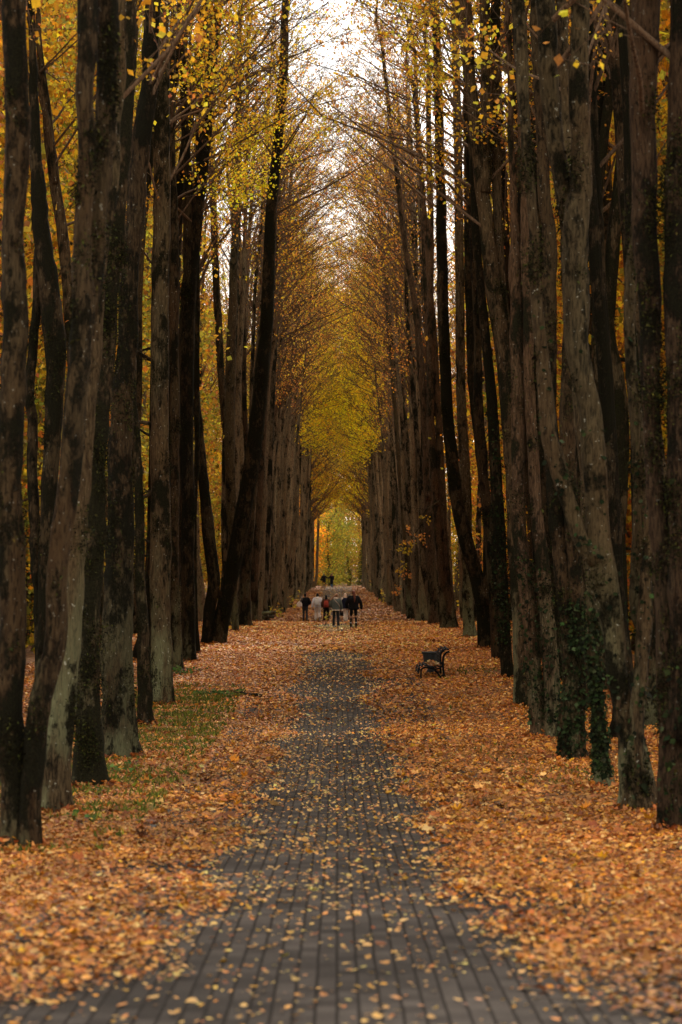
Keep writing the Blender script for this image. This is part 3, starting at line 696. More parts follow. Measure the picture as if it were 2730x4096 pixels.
# ------------------------------------------------------------------ farther avenue trees (shared meshes, individual objects)
def row_variant(seed, nst, leafp, pal, reach, arch=False, z0=14.0):
    """stems lean toward +x (the path)"""
    T = Tree(seed); r = T.rng; h = r.uniform(27, 33)
    for k in range(nst):
        a = r.uniform(0, 6.28); sp = r.uniform(.2, .55) if nst > 1 else 0
        bx, by = (math.cos(a) * .12 * (k > 0), math.sin(a) * .12 * (k > 0))
        lx = (r.uniform(-.012, .022) if arch else r.uniform(.02, .075)) + math.cos(a) * sp * .04; ly = math.sin(a) * sp * .08
        r0 = r.uniform(.19, .29) * (1 if k == 0 else .72)
        hh = h * r.uniform(.82, 1)
        rows = [[bx, by, -.15, r0 * 1.1]]
        for z in (1.2, 3.5, 7, 12, 17, 22, hh):
            rows.append([bx + lx * z + math.cos(a) * sp * min(1, z / 4) * .8 + r.normal(0, .10), by + ly * z + math.sin(a) * sp * min(1, z / 4) * .8 + r.normal(0, .10), z, max(.02, r0 * (1 - z / hh) ** .7 * .92 + .012)])
        T.stem(np.array(rows), .55, 9, .05, .25, k == 0)
    if arch: T.grow(8.5 if arch == 2 else z0, 58, 1.0, 6.2, pal, leafp * .75, .12, sub=7, twig=5, elev=(.35, 1.1), droop=.02)
    else: T.grow(z0, 34, .75, 4.6, pal, leafp * .62, .085, sub=6, twig=5, elev=(.6, 1.25))
    T.grow(18.0, 7, 2.4, 7.0, pal, leafp * .5, .09, sub=9, twig=5, elev=(.2, .8), bthick=.6)
    return T.trunk.mesh('trunk', M_BARK), T.limb.mesh('branch_canopy', M_TWIG), T.leaf.mesh('crown', M_LEAF, False, True)
VAR = [row_variant(300 + k, (1, 2, 2, 3, 1, 2)[k], (3.2, 2.6, 3.6, 2.4, 3.0, 3.4)[k], (PAL_RUST, PAL_GOLD, PAL_RUST, PAL_RUST, PAL_GOLD, PAL_RUST)[k], 4.4, False, (10, 15, 13, 18, 16, 12)[k]) for k in range(6)]
ARC = [row_variant(340 + k, (2, 3, 2, 1)[k], 4.2, (PAL_CREST, PAL_CREST, PAL_LIME, PAL_CREST)[k], 6.6, 1, (16, 12.5, 18, 14.5)[k]) for k in range(4)]
END_ARC = [row_variant(350 + k, (1, 2)[k], 3.2, (PAL_CREST, PAL_GOLD)[k], 6.6, 2) for k in range(2)]
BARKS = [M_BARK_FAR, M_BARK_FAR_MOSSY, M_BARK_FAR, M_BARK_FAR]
def place_tree(name, var, x, y, rz, scale, label, cat, group, bark=None, tint=(1, 1, 1)):
    root = empty(name, (x, y, float(gz2(x, y)) - .02), rz); root.scale = (scale,) * 3
    for nm, me in zip(('trunk', 'branch_canopy', 'crown'), var):
        if me is None: continue
        o = bpy.data.objects.new(nm, me); COL.objects.link(o); o.parent = root
        if nm == 'trunk' and bark is not None:
            o.material_slots[0].link = 'OBJECT'; o.material_slots[0].material = bark
        if nm == 'crown': o.color = tuple(tint) + (1,)
    tag(root, label, cat, group)
    return root
def rowx(side, y):
    if side < 0: return -np.interp(y, [95, 110, 146, 172, 235, 300], [5.0, 5.0, 4.6, 4.3, 4.0, 3.3])
    return np.interp(y, [95, 120, 154, 207, 285, 300], [5.0, 5.0, 5.0, 4.6, 3.9, 3.3])
r = np.random.default_rng(5)
for side in (-1, 1):
    y = 112.0 if side < 0 else 122.0
    while y < 301:
        f = y > 205
        pool = END_ARC if y > 262 else ARC if (y > 195 or (y > 160 and r.random() < .3)) else VAR
        v = pool[r.integers(len(pool))]
        yw = y + r.normal(0, .35); x = rowx(side, yw) + r.normal(0, .18)
        where = 'left' if side < 0 else 'right'
        dist = 'middle stretch' if y < 200 else 'far end'
        tin = (1.15, 1.0, .9) if y < 190 else (1.2, 1.15, .9)
        place_tree('lime_tree', v, float(x), float(yw), (0 if side < 0 else PI) + r.normal(0, .25), r.uniform(.9, 1.08),
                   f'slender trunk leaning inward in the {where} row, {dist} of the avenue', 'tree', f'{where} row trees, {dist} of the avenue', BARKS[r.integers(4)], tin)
        y += r.uniform(2.9, 4.3)
    # outer row behind
    y = 34.0
    while y < 300:
        x = side * (abs(rowx(side, max(y, 100))) * np.interp(y, [30, 100], [.85, 1]) + r.uniform(2.6, 4.4) + (1.0 if y < 70 else 0))
        v = VAR[r.integers(len(VAR))]; where = 'left' if side < 0 else 'right'
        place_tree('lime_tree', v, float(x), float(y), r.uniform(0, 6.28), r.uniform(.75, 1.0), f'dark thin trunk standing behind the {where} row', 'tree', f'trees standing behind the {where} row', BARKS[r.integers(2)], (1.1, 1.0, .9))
        y += r.uniform(7, 12) if y < 110 else r.uniform(5, 8)

for (x, y, sc_) in ((4.7, 31, .8), (5.3, 36.5, .9), (4.6, 39.5, .75), (5.6, 43, .9), (4.9, 47.5, .8), (5.9, 52, .95), (5.2, 56, .85), (6.3, 61, .95), (5.8, 66, .9), (5.4, 71, .85), (6.4, 78, .95), (-5.6, 58, .85), (-5.3, 66, .9), (-5.9, 73, .9), (-5.5, 80, .9), (-6.2, 88, .95)):
    where = 'left' if x < 0 else 'right'
    place_tree('lime_tree', VAR[r.integers(len(VAR))], x, y, (PI if x > 0 else 0) + r.normal(0, .3), sc_, f'dark thin trunk standing behind the {where} row', 'tree', f'trees standing behind the {where} row', (M_BARK, M_BARK_MOSSY)[r.integers(2)], (1.1, 1.05, .9))
# ------------------------------------------------------------------ woods behind the avenue
def wood_tree(seed, h, pal, n, spread, lo):
    T = Tree(seed); r = T.rng
    rows = [[0, 0, -.15, .2]] + [[r.normal(0, .15), r.normal(0, .15), h * f, .2 * (1 - f) + .02] for f in (.15, .35, .6, .8, 1.0)]
    T.stem(np.array(rows), .7, 8, .05, .3)
    T.grow(lo, 34, 0, spread, pal, 1.0, .15, sub=5, twig=3, elev=(.1, .9))
    ncl = 170
    z = lo * .8 + (h - lo * .8) * r.random(ncl); rad = spread * 1.05 * np.sqrt(np.clip(1 - ((z - (h + lo) / 2) / ((h - lo) / 2 + 1)) ** 2, .08, 1)) * r.uniform(.25, 1, ncl)
    a = r.uniform(0, 6.28, ncl); C = np.c_[rad * np.cos(a), rad * np.sin(a), z]
    k = r.integers(0, ncl, n); P = C[k] + r.normal(0, 1, (n, 3)) * np.array([.62, .62, .36])
    cb = np.exp(r.normal(0, .25, ncl))[k]
    leaves(T.leaf, P, .17 * np.exp(r.normal(0, .3, n)), r.normal(0, 1, (n, 3)) + np.array([0, 0, .5]), r.normal(0, 1, (n, 3)) - np.array([0, 0, .6]), np.clip(pick(r, pal, n, .25) * cb[:, None], 0, .85), RHOMB, None, 1.2)
    return T.trunk.mesh('trunk', M_BARK), T.limb.mesh('branch_canopy', M_TWIG), T.leaf.mesh('crown', M_LEAF, False, True)
def spruce(seed, h):
    T = Tree(seed); r = T.rng
    T.stem(np.array([[0, 0, -.1, .18], [0, 0, h * .5, .1], [0, 0, h, .02]]), .6, 8, .04, .3)
    P, Hd = [], []
    for z in np.arange(.8, h - .3, .42):
        L = (1 - z / h) ** .85 * h * .2 + .2
        for b in range(9):
            a = r.uniform(0, 6.28); t = np.linspace(0, 1, 5)[:, None]; l = L * r.uniform(.75, 1.1)
            Q = np.array([0, 0, z]) + t * l * np.array([math.cos(a), math.sin(a), .05]) - np.c_[np.zeros(5), np.zeros(5), .28 * l * t[:, 0] ** 1.5]
            tube(T.limb, Q, np.linspace(.02, .005, 5), 3, False)
            m = int(26 * l) + 5; u = r.random(m)[:, None]
            q = np.array([0, 0, z]) + u * l * np.array([math.cos(a), math.sin(a), .05]) - np.c_[np.zeros(m), np.zeros(m), .28 * l * u[:, 0] ** 1.5 + r.uniform(0, .16, m)]
            P.append(q + r.normal(0, .07, (m, 3))); Hd.append(np.tile([math.cos(a), math.sin(a), -.5], (m, 1)) + r.normal(0, .5, (m, 3)))
    P, Hd = np.concatenate(P), np.concatenate(Hd); n = len(P)
    leaves(T.leaf, P, .24 * np.exp(r.normal(0, .25, n)), r.normal(0, .6, (n, 3)) + np.array([0, 0, 1.]), Hd, pick(r, [(3, (.022, .040, .016)), (2, (.04, .062, .018)), (1, (.07, .085, .02))], n, .25), RHOMB, None, .45)
    return T.trunk.mesh('trunk', M_BARK_RED), T.limb.mesh('branch_canopy', M_TWIG), T.leaf.mesh('crown', M_LEAF, False, True)
PAL_W1 = [(4, (.58, .28, .02)), (3, (.62, .40, .03)), (1, (.45, .17, .03)), (1, (.35, .30, .04))]
PAL_W2 = [(3, (.34, .31, .04)), (3, (.48, .36, .03)), (2, (.22, .22, .04)), (1, (.5, .25, .03))]
PAL_W3 = [(3, (.50, .20, .04)), (2, (.38, .14, .04)), (2, (.55, .30, .04)), (1, (.25, .11, .05))]
WOOD = [wood_tree(401, 25, PAL_W1, 14000, 3.8, 3.0), wood_tree(402, 26, PAL_W2, 14000, 4.0, 3.0), wood_tree(403, 22, PAL_W3, 12000, 3.6, 2.2), wood_tree(404, 17, PAL_W1, 11000, 3.8, 1.0), wood_tree(405, 9, PAL_W2, 6000, 2.8, .5)]
SPR = [spruce(411, 14), spruce(412, 10)]
WL = ['golden-leaved tree in the woods seen between {} trunks', 'yellow-green tree in the woods seen between {} trunks', 'rust-orange tree in the woods seen between {} trunks', 'bright yellow bushy tree in the woods between {} trunks', 'low olive-yellow understorey tree in the woods between {} trunks']
r = np.random.default_rng(9)
for side in (-1, 1):
    where = 'left-hand' if side < 0 else 'right-hand'
    for k in range(62):
        y = 40 + 250 * (k + r.random()) / 62
        lo_x = 9.0 if y < 120 else 9.5
        hi_x = max(lo_x + 3, .155 * y + 5)
        x = side * r.uniform(lo_x, min(hi_x, 40))
        w = r.choice(5, p=[.28, .22, .2, .16, .14])
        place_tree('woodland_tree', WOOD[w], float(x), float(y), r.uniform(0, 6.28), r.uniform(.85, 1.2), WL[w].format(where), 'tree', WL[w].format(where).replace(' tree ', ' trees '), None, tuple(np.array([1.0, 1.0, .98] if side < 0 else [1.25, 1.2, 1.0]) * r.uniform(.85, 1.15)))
    for (x, y, k) in ((10.5, 72, 1), (13, 110, 0), (17, 150, 0), (11, 128, 1)):
        place_tree('spruce_tree', SPR[k], float(side * x), float(y), r.uniform(0, 6), 1.0, f'dark green spruce in the woods seen between {where} trunks', 'tree', f'spruces between {where} trunks', None)
for side in (-1, 1):                                         # taller yellow trees close behind the rows
    where = 'left' if side < 0 else 'right'
    for (ax, y) in ((8.3, 50), (7.4, 60), (8.6, 68), (7.6, 76), (8.8, 84), (7.8, 92), (9.4, 101), (8.0, 110), (9.0, 121), (8.2, 133), (9.2, 146), (8.6, 160)):
        w = int(r.choice([0, 1, 1, 0]) if side < 0 else r.choice([0, 0, 2, 1]))
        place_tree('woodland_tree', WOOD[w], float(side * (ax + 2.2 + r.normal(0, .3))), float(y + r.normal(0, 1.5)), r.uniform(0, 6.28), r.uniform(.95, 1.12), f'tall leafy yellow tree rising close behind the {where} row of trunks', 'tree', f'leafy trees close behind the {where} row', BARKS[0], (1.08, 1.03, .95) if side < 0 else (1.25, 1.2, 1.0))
# woods closing the far end of the avenue
END = [(-4.6, 318, 3, 'orange-gold bush lit up at the left of the avenue end'), (-6.5, 326, 0, 'tall golden tree behind the left corner of the avenue end'), (-2.6, 332, 4, 'olive bush behind the two distant people'),
       (-.5, 345, 1, 'tall yellow-green tree closing the avenue end behind the couple'), (1.6, 336, 4, 'low olive tree right of the distant couple'), (4.8, 330, 3, 'yellow bushy tree at the right of the avenue end'),
       (3.2, 352, 2, 'rust-coloured tree deep beyond the avenue end on the right'), (-3.5, 356, 0, 'golden tree deep beyond the avenue end on the left'), (6.5, 362, 1, 'yellow-green tree far right beyond the avenue end'), (-8, 366, 2, 'rusty tree far left beyond the avenue end'),
       (9, 340, 0, 'golden tree hidden partly by the right row end'), (-11, 338, 1, 'yellow-green tree hidden partly by the left row end'), (-1.8, 368, 1, 'yellow-green tree straight behind the gap between the distant couple'), (2.0, 384, 1, 'yellow-green tree in the very middle of the far opening'),
       (-4.5, 388, 2, 'rusty tree at the very back left of the far opening'), (5.2, 392, 1, 'yellow-green tree at the very back right of the far opening'), (.3, 402, 1, 'yellow-green tree at the very back of the far opening'), (-1.0, 322, 4, 'olive bush just left behind the distant couple')]
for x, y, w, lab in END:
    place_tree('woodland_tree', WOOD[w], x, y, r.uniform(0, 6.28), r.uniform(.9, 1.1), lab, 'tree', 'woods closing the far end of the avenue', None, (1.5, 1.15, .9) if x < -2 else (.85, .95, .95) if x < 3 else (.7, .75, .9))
place_tree('spruce_tree', SPR[1], 3.4, 324, 1.0, .62, 'dark spruce standing at the right of the avenue end', 'tree', 'woods closing the far end of the avenue', None)
place_tree('spruce_tree', SPR[0], .2, 372, 2.0, 1.0, 'tall spruce far beyond the middle of the avenue end', 'tree', 'woods closing the far end of the avenue', None)
# a mass of low far woodland on both sides, beyond counting
fw = MB(); r = np.random.default_rng(31)
n = 240000
yb = r.uniform(60, 420, n); sd = np.where(r.random(n) < .5, -1, 1)
xb = sd * (np.where(yb < 310, .155 * yb * r.uniform(.9, 1.7, n) + 13, r.uniform(0, 60, n)))
yb = np.where(np.abs(xb) < 14, np.maximum(yb, 385 + 20 * r.random(n)), yb)
zb = r.random(n) ** 1.4 * np.clip(17 + 8 * fbm(xb, yb, .12, 41), 4, 30)
ln = np.c_[xb, yb, gz(yb) + zb] + r.normal(0, .3, (n, 3))
leaves(fw, ln, .24 * np.exp(r.normal(0, .3, n)), r.normal(0, 1, (n, 3)), r.normal(0, 1, (n, 3)), pick(r, PAL_W1 + PAL_W3 + [(3, (.12, .13, .04)), (3, (.08, .07, .04))], n, .3), RHOMB, None, 1.2)
tag(fw.build('far_woods', M_LEAF, None, False, True), kind='stuff')

# ------------------------------------------------------------------ grass and weeds on the verges
r = np.random.default_rng(51); gr = MB()
n = 90000; x = r.uniform(-4.6, -1.95, n); y = r.uniform(20, 54, n)
g = .6 * fbm(x, y * .5, .9, 21) + .6 * fbm(x, y, 3.2, 27) + .5 * fbm(x, y, 8.5, 28); k = r.random(n) < np.clip(g + .1, 0, 1.2) * .33; x, y = x[k], y[k]; n = len(x)
x2 = r.uniform(2.1, 5.5, 16000); y2 = r.uniform(22, 90, 16000); k = r.random(16000) < np.clip(fbm(x2, y2 * .5, .9, 22) - .75, 0, 1) * .5
x = np.r_[x, x2[k]]; y = np.r_[y, y2[k]]; n = len(x)
leaves(gr, np.c_[x, y, gz2(x, y) + .045 + r.uniform(0, .03, n)], .085 * np.exp(r.normal(0, .3, n)), r.normal(0, 1, (n, 3)) * np.array([1, 1, .5]), r.normal(0, .55, (n, 3)) + np.array([0, 0, 1.]), pick(r, [(3, (.085, .10, .018)), (2, (.15, .15, .022)), (1, (.05, .075, .018)), (1, (.22, .17, .05))], n, .25), RHOMB, None, .35)
tag(gr.build('verge_grass', M_GREEN, None, False, True), kind='stuff')
def weed(px, py, n, size, h, pal, label, name='weed_plant', spread=.12):
    X0, d = ground_at(px, py); r = np.random.default_rng(int(px * 7 + py)); m = MB()
    root = empty(name, (X0, d, float(gz2(X0, d))))
    tips = np.c_[r.normal(0, spread, n), r.normal(0, spread, n), r.uniform(.25, 1, n) * h]
    st = MB(); sticks(st, np.c_[tips[:, 0] * .15, tips[:, 1] * .15, np.zeros(n)], tips, np.full(n, .005), np.full(n, .002)); st.build('stem', M_TWIG, root)
    k = 4; C = np.repeat(tips, k, 0) * r.uniform(.6, 1.02, (n * k, 1)) + r.normal(0, size * .35, (n * k, 3))
    leaves(m, C, size * np.exp(r.normal(0, .2, n * k)), r.normal(0, .6, (n * k, 3)) + np.array([0, -.4, 1.]), r.normal(0, 1, (n * k, 3)), pick(r, pal, n * k, .2), HEART)
    m.build('foliage', M_LEAF if pal is PAL_YEL else M_GREEN, root, False, True)
    tag(root, label, 'plant', 'small plants along the verges')
PAL_YEL = [(3, (.55, .40, .03)), (2, (.40, .38, .05)), (1, (.5, .26, .03))]
PAL_GRN = [(3, (.07, .12, .03)), (2, (.11, .16, .04)), (1, (.04, .08, .02))]
weed(28, 1950, 14, .055, .16, PAL_GRN, 'green weed at the foot of the leftmost trunk')
weed(110, 1880, 8, .05, .12, PAL_GRN, 'small green weed beside the lichen-footed second trunk')
weed(200, 1895, 12, .07, .07, PAL_GRN, 'flat green rosette in the leaves below the second left trunk')
weed(290, 1780, 10, .05, .25, PAL_GRN, 'thin upright weed near the stout mossy left trunk')
weed(410, 1555, 26, .07, .25, PAL_GRN, 'leafy green clump by the thin straight left trunk', spread=.3)
weed(495, 1600, 18, .08, .16, PAL_GRN, 'low green clump beside the fallen branches', spread=.25)
weed(539, 1448, 10, .09, .6, PAL_YEL, 'yellow-leaved sapling at the pale straight left trunk', 'sapling', .10)
weed(640, 1425, 14, .13, 1.1, PAL_YEL, 'yellow sapling by the grey poles left of the walkers', 'sapling', .35)
weed(748, 1437, 7, .10, .85, PAL_YEL, 'lone yellow seedling before the walker with the red backpack', 'sapling', .12)
weed(678, 1405, 14, .16, 1.6, PAL_YEL, 'yellow sapling at the left row behind the walkers', 'sapling', .45)
weed(895, 1392, 16, .16, 1.4, PAL_YEL, 'greenish yellow sapling at the right row behind the walkers', 'sapling', .5)
weed(985, 1428, 10, .09, .5, PAL_YEL, 'yellow seedling beside the mossy stump', 'sapling', .2)
weed(874, 1362, 16, .2, 1.8, PAL_YEL, 'yellowish bush at the far end of the right row', 'sapling', .6)
weed(1020, 1563, 8, .05, .08, PAL_YEL, 'tiny bright green weed by the bench back leg')

# ------------------------------------------------------------------ fallen branches, poles, stump
def stick_thing(name, pts, r0, r1, mat, label, cat, z=.03, group=None):
    W = [];
    for px, py in pts:
        X0, d = ground_at(px, py); W.append([X0, d, float(gz2(X0, d)) + z])
    W = np.array(W); c = W.mean(0); Q = resample(W - c, .15); rr = np.random.default_rng(int(pts[0][0])); m = MB(); n = len(Q)
    tube(m, Q + rr.normal(0, .008, Q.shape), np.linspace(r0, r1, n) * (1 + rr.normal(0, .1, n)), 9, True, shape=bark_shape(n, 9, rr, .06))
    o = m.build(name, mat); o.location = c; tag(o, label, cat, group); return o
stick_thing('fallen_branch', [(540, 1598), (556, 1600), (575, 1603), (602, 1604)], .045, .03, M_BARK_MOSSY, 'short thick dark branch lying among leaves at the left verge', 'branch', .05)
stick_thing('fallen_branch', [(488, 1597), (515, 1594), (540, 1592), (556, 1589)], .015, .02, M_BARK_MOSSY, 'thin dark branch lying just behind the short thick one', 'branch', .06)
for k, (a, b, y0, z, lab) in enumerate(((603, 634, 1412, .55, 'topmost pale pole lying by the left row behind the trunks'), (604, 630, 1415, .32, 'middle grey pole below the topmost one by the left row'), (606, 644, 1419, .06, 'lowest grey pole touching the ground by the left row'))):
    X0, d = ground_at(a, y0 + 6); d = 126.0; m = MB(); x0, x1 = (a - VX) * KPX * d, (b - VX) * KPX * d
    tube(m, np.array([[x0, 0, 0], [(x0 + x1) / 2, .1, .02], [x1, .2, .03]]), [.09, .08, .07], 8, True)
    o = m.build('fallen_pole', M_BARK_PALE); o.location = (0, d + k * .12, float(gz2(-5, d)) + z + .06); tag(o, lab, 'log', 'poles piled by the left row')
X0, d = ground_at(994, 1431); m = MB(); rr = np.random.default_rng(8)
Q = np.array([[0, 0, -.1], [.02, 0, .3], [.05, 0, .7], [.07, 0, 1.0]]); Q = resample(Q, .15); n = len(Q)
tube(m, Q, np.linspace(.33, .2, n), 12, True, shape=bark_shape(n, 12, rr, .08)); o = m.build('tree_stump', M_BARK_MOSSY); o.location = (X0, d - 3, float(gz2(X0, d - 3)))
tag(o, 'mossy broken stump at the foot of the right row beside the walkers', 'stump')

# ------------------------------------------------------------------ bench and bin
_w = NT('black_cast_iron'); _t = _w.n('TexCoord')
M_IRON = _w.principled(_w.mix(_w.noise(_t.outputs['Object'], 18, 5), (.003, .003, .003), (.008, .0075, .007)), .7, _w.noise(_t.outputs['Object'], 90), .25, .004, .1)
_w = NT('dark_painted_slat'); _t = _w.n('TexCoord')
_g = _w.noise(_w.mapping(_t.outputs['Object'], (40, 3, 40)), 1, 5)
M_SLAT = _w.principled(_w.mix(_g, (.005, .0055, .006), (.018, .019, .021)), .75, _g, .4, .004, .1)
_w = NT('dark_bin_shell'); _t = _w.n('TexCoord')
M_BIN = _w.principled(_w.mix(_w.noise(_t.outputs['Object'], 11, 5), (.005, .007, .0075), (.012, .015, .016)), .5, _w.noise(_t.outputs['Object'], 60), .2, .004, .45)
BX, BD = (958 - VX) * KPX * 56.0, 56.0
BX = (966 - VX) * KPX * BD
bench = empty('park_bench', (BX, BD, float(gz2(BX, BD)) + .01))
tag(bench, 'black slatted bench with curled cast-iron ends beside the leafy path', 'bench')
def cp(cx, cy): return ((cx - 400) / 1233.0, (1250 - cy) / 1233.0)
LEN = 1.75
def frame(y):
    m = MB()
    def bar(pts, w, dep=.05):
        P = resample([[*cp(*p), 0] for p in pts], .03); P = np.c_[P[:, 0], np.zeros(len(P)), P[:, 1]]
        tube(m, P + np.array([0, y, 0]), w, 8, True, sec=(1, .9))
    bar([(418, 1262), (420, 1100), (425, 1000), (455, 930), (520, 905), (620, 905), (740, 930), (850, 945), (980, 905), (1030, 830)], .021)
    bar([(1095, 1262), (1075, 1100), (1055, 950), (1050, 800), (1055, 640), (1085, 540), (1150, 475), (1235, 448)], .024)
    bar([(800, 945), (860, 1010), (920, 1090), (970, 1180), (985, 1262)], .022)
    bar([(420, 980), (380, 960), (345, 1010), (350, 1080)], .018)
    bar([(1060, 860), (1010, 790), (985, 700), (985, 560), (1010, 480), (1090, 420)], .018)
    bar([(950, 1190), (1030, 1120), (1090, 1180)], .016)
    box(m, np.array([cp(985, 1258)[0], y, .0]), (.09, .06, .02)); box(m, np.array([cp(1095, 1258)[0], y, .0]), (.08, .06, .02)); box(m, np.array([cp(418, 1258)[0], y, 0]), (.08, .06, .02))
    m.build('end_frame', M_IRON, bench)
frame(.03); frame(LEN - .03)
def slat(m, cx, cy, ang, w=.050, t=.030):
    x, z = cp(cx, cy); b = .006; ca, sa = math.cos(ang), math.sin(ang)
    pr = [(-w / 2 + b, -t / 2), (w / 2 - b, -t / 2), (w / 2, -t / 2 + b), (w / 2, t / 2 - b), (w / 2 - b, t / 2), (-w / 2 + b, t / 2), (-w / 2, t / 2 - b), (-w / 2, -t / 2 + b)]
    prism(m, [(x + u * ca - v * sa, z + u * sa + v * ca) for u, v in pr], -.03, LEN + .03)
m = MB()
for cx, cy, a in ((345, 1030, 1.25), (378, 920, .95), (452, 862, .3), (552, 850, .05), (645, 862, -.08), (740, 880, -.1), (835, 893, -.05), (925, 868, .35)): slat(m, cx, cy, a)
m.build('seat', M_SLAT, bench, False)
m = MB()
for cx, cy, a in ((978, 780, 1.45), (968, 690, 1.5), (965, 600, 1.5), (972, 515, 1.35), (1012, 440, .95), (1095, 390, .45), (1190, 385, .1)): slat(m, cx, cy, a)
m.build('backrest', M_SLAT, bench, False)
r = np.random.default_rng(61); n = 240                       # leaves caught on the seat
ux = r.beta(2.2, 1.6, n); cxs = 600 + 350 * ux; x = BX + (cxs - 400) / 1233
z = float(bench.location.z) + (1250 - np.interp(cxs, [600, 850, 950], [838, 868, 830])) / 1233 + r.uniform(.0, .06, n) * np.sin(ux * PI)
leaves(litter, np.c_[x, BD + r.uniform(.02, LEN, n), z], .07 * np.exp(r.normal(0, .2, n)), r.normal(0, .4, (n, 3)) + np.array([0, 0, 1.]), r.normal(0, 1, (n, 3)), pick(r, PAL_PATH + PAL_LITTER, n), HEART, r.normal(.2, .4, n))
bx, bd = 2.27, 58.4
bn = empty('litter_bin', (bx, bd, float(gz2(bx, bd)) + .005)); tag(bn, 'dark flared bin with thick rolled rim standing behind the bench', 'bin')
m = MB(); lathe(m, [(.0, .19), (.15, .19), (.172, .21), (.185, .30), (.195, .46), (.2, .49), (.185, .49), (.18, .3), (0, .24)], 28); m.build('bowl', M_BIN, bn)
m = MB(); lathe(m, [(.19, .485), (.222, .49), (.232, .505), (.232, .53), (.222, .545), (.19, .545), (.182, .53), (.182, .49)], 28); m.build('rim', M_BIN, bn)
m = MB(); lathe(m, [(0, 0), (.2, 0), (.205, .03), (.14, .06), (.09, .11), (.08, .16), (.11, .195), (0, .195)], 28); m.build('foot', M_BIN, bn)

for (hx_, hd_, hr_) in HEAPS:                                 # leaves drifted against the trunk feet
    rr = np.random.default_rng(int(hd_ * 100)); n = int(520 * hr_ / .2); a = rr.uniform(0, 6.28, n); q = np.abs(rr.normal(0, .28, n)); rad = hr_ * .95 + q
    x = hx_ + rad * np.cos(a); y = hd_ + rad * np.sin(a); z = gz2(x, y) + .02 + .13 * np.exp(-q / .14) * rr.uniform(.2, 1, n)
    leaves(litter, np.c_[x, y, z], .055 * np.exp(rr.normal(0, .25, n)), rr.normal(0, .6, (n, 3)) + np.array([0, 0, 1.]), rr.normal(0, 1, (n, 3)), pick(rr, PAL_LITTER, n, .2) * np.array([.8, .64, .45]), HEART, rr.normal(.3, .5, n))
rr = np.random.default_rng(88); n = 420                       # twigs among the leaves
x = np.where(rr.random(n) < .5, -1, 1) * rr.uniform(1.0, 4.5, n); y = 11 + 60 * rr.random(n) ** 1.3; a = rr.uniform(0, 6.28, n); l = rr.uniform(.08, .35, n)
A = np.c_[x, y, gz2(x, y) + .05]; B = A + np.c_[l * np.cos(a), l * np.sin(a), rr.normal(0, .02, n)]
k0 = len(litter.cq); sticks(litter, A, B, np.full(n, .005), np.full(n, .003)); litter.cq[k0] = np.tile([.03, .02, .012], (len(litter.cq[k0]), 1))
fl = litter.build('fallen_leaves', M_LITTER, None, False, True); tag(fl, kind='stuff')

# ------------------------------------------------------------------ people
M_SKIN = cloth_material('skin', (.42, .24, .17), .08, 30, .55)
def remesh(m, name, mat, parent, vox, smooth=2):
    o = m.build(name, mat, parent)
    md = o.modifiers.new('fuse', 'REMESH'); md.mode = 'VOXEL'; md.voxel_size = vox; md.use_smooth_shade = True
    if smooth:
        s = o.modifiers.new('soften', 'SMOOTH'); s.iterations = smooth; s.factor = .5
    dg = bpy.context.evaluated_depsgraph_get(); dg.update()
    me = bpy.data.meshes.new_from_object(o.evaluated_get(dg)); me.name = name
    o.modifiers.clear(); old = o.data; o.data = me; bpy.data.meshes.remove(old)
    if not me.materials: me.materials.append(mat)
    return o
def ell(m, c, r, seg=14):
    t = np.linspace(-1, 1, 11); s = np.sqrt(np.maximum(1 - t ** 2, .0004))
    V = np.array(c) + np.stack([np.cos(np.arange(seg) * 2 * PI / seg)[None] * s[:, None] * r[0], np.sin(np.arange(seg) * 2 * PI / seg)[None] * s[:, None] * r[1], np.repeat((t * r[2])[:, None], seg, 1)], -1)
    n = 11; i = np.arange(n - 1)[:, None] * seg; j = np.arange(seg)[None]; k = (j + 1) % seg
    V = np.concatenate([V.reshape(-1, 3), [np.array(c) - [0, 0, r[2]]], [np.array(c) + [0, 0, r[2]]]])
    jj = np.arange(seg); kk = (jj + 1) % seg; o = (n - 1) * seg
    m.add(V, np.stack([i + j, i + k, i + seg + k, i + seg + j], -1).reshape(-1, 4), np.concatenate([np.stack([kk, jj, np.full(seg, n * seg)], -1), np.stack([o + jj, o + kk, np.full(seg, n * seg + 1)], -1)]))
def loft(m, rows, seg=18):
    """closed vertical loft; rows: x, y, z, rx, ry"""
    R_ = resample(rows, .05); n = len(R_); th = np.arange(seg) * 2 * PI / seg
    V = np.stack([R_[:, 0:1] + R_[:, 3:4] * np.cos(th)[None], R_[:, 1:2] + R_[:, 4:5] * np.sin(th)[None], np.repeat(R_[:, 2:3], seg, 1)], -1).reshape(-1, 3)
    V = np.concatenate([V, R_[:1, :3], R_[-1:, :3]])
    i = np.arange(n - 1)[:, None] * seg; j = np.arange(seg)[None]; k = (j + 1) % seg; jj = np.arange(seg); kk = (jj + 1) % seg; o = (n - 1) * seg
    m.add(V, np.stack([i + j, i + k, i + seg + k, i + seg + j], -1).reshape(-1, 4), np.concatenate([np.stack([kk, jj, np.full(seg, n * seg)], -1), np.stack([o + jj, o + kk, np.full(seg, n * seg + 1)], -1)]))
def limb(m, pts, rad, seg=10):
    P = resample([list(p) + [q] for p, q in zip(pts, rad)], .03); tube(m, P[:, :3], P[:, 3], seg, True)
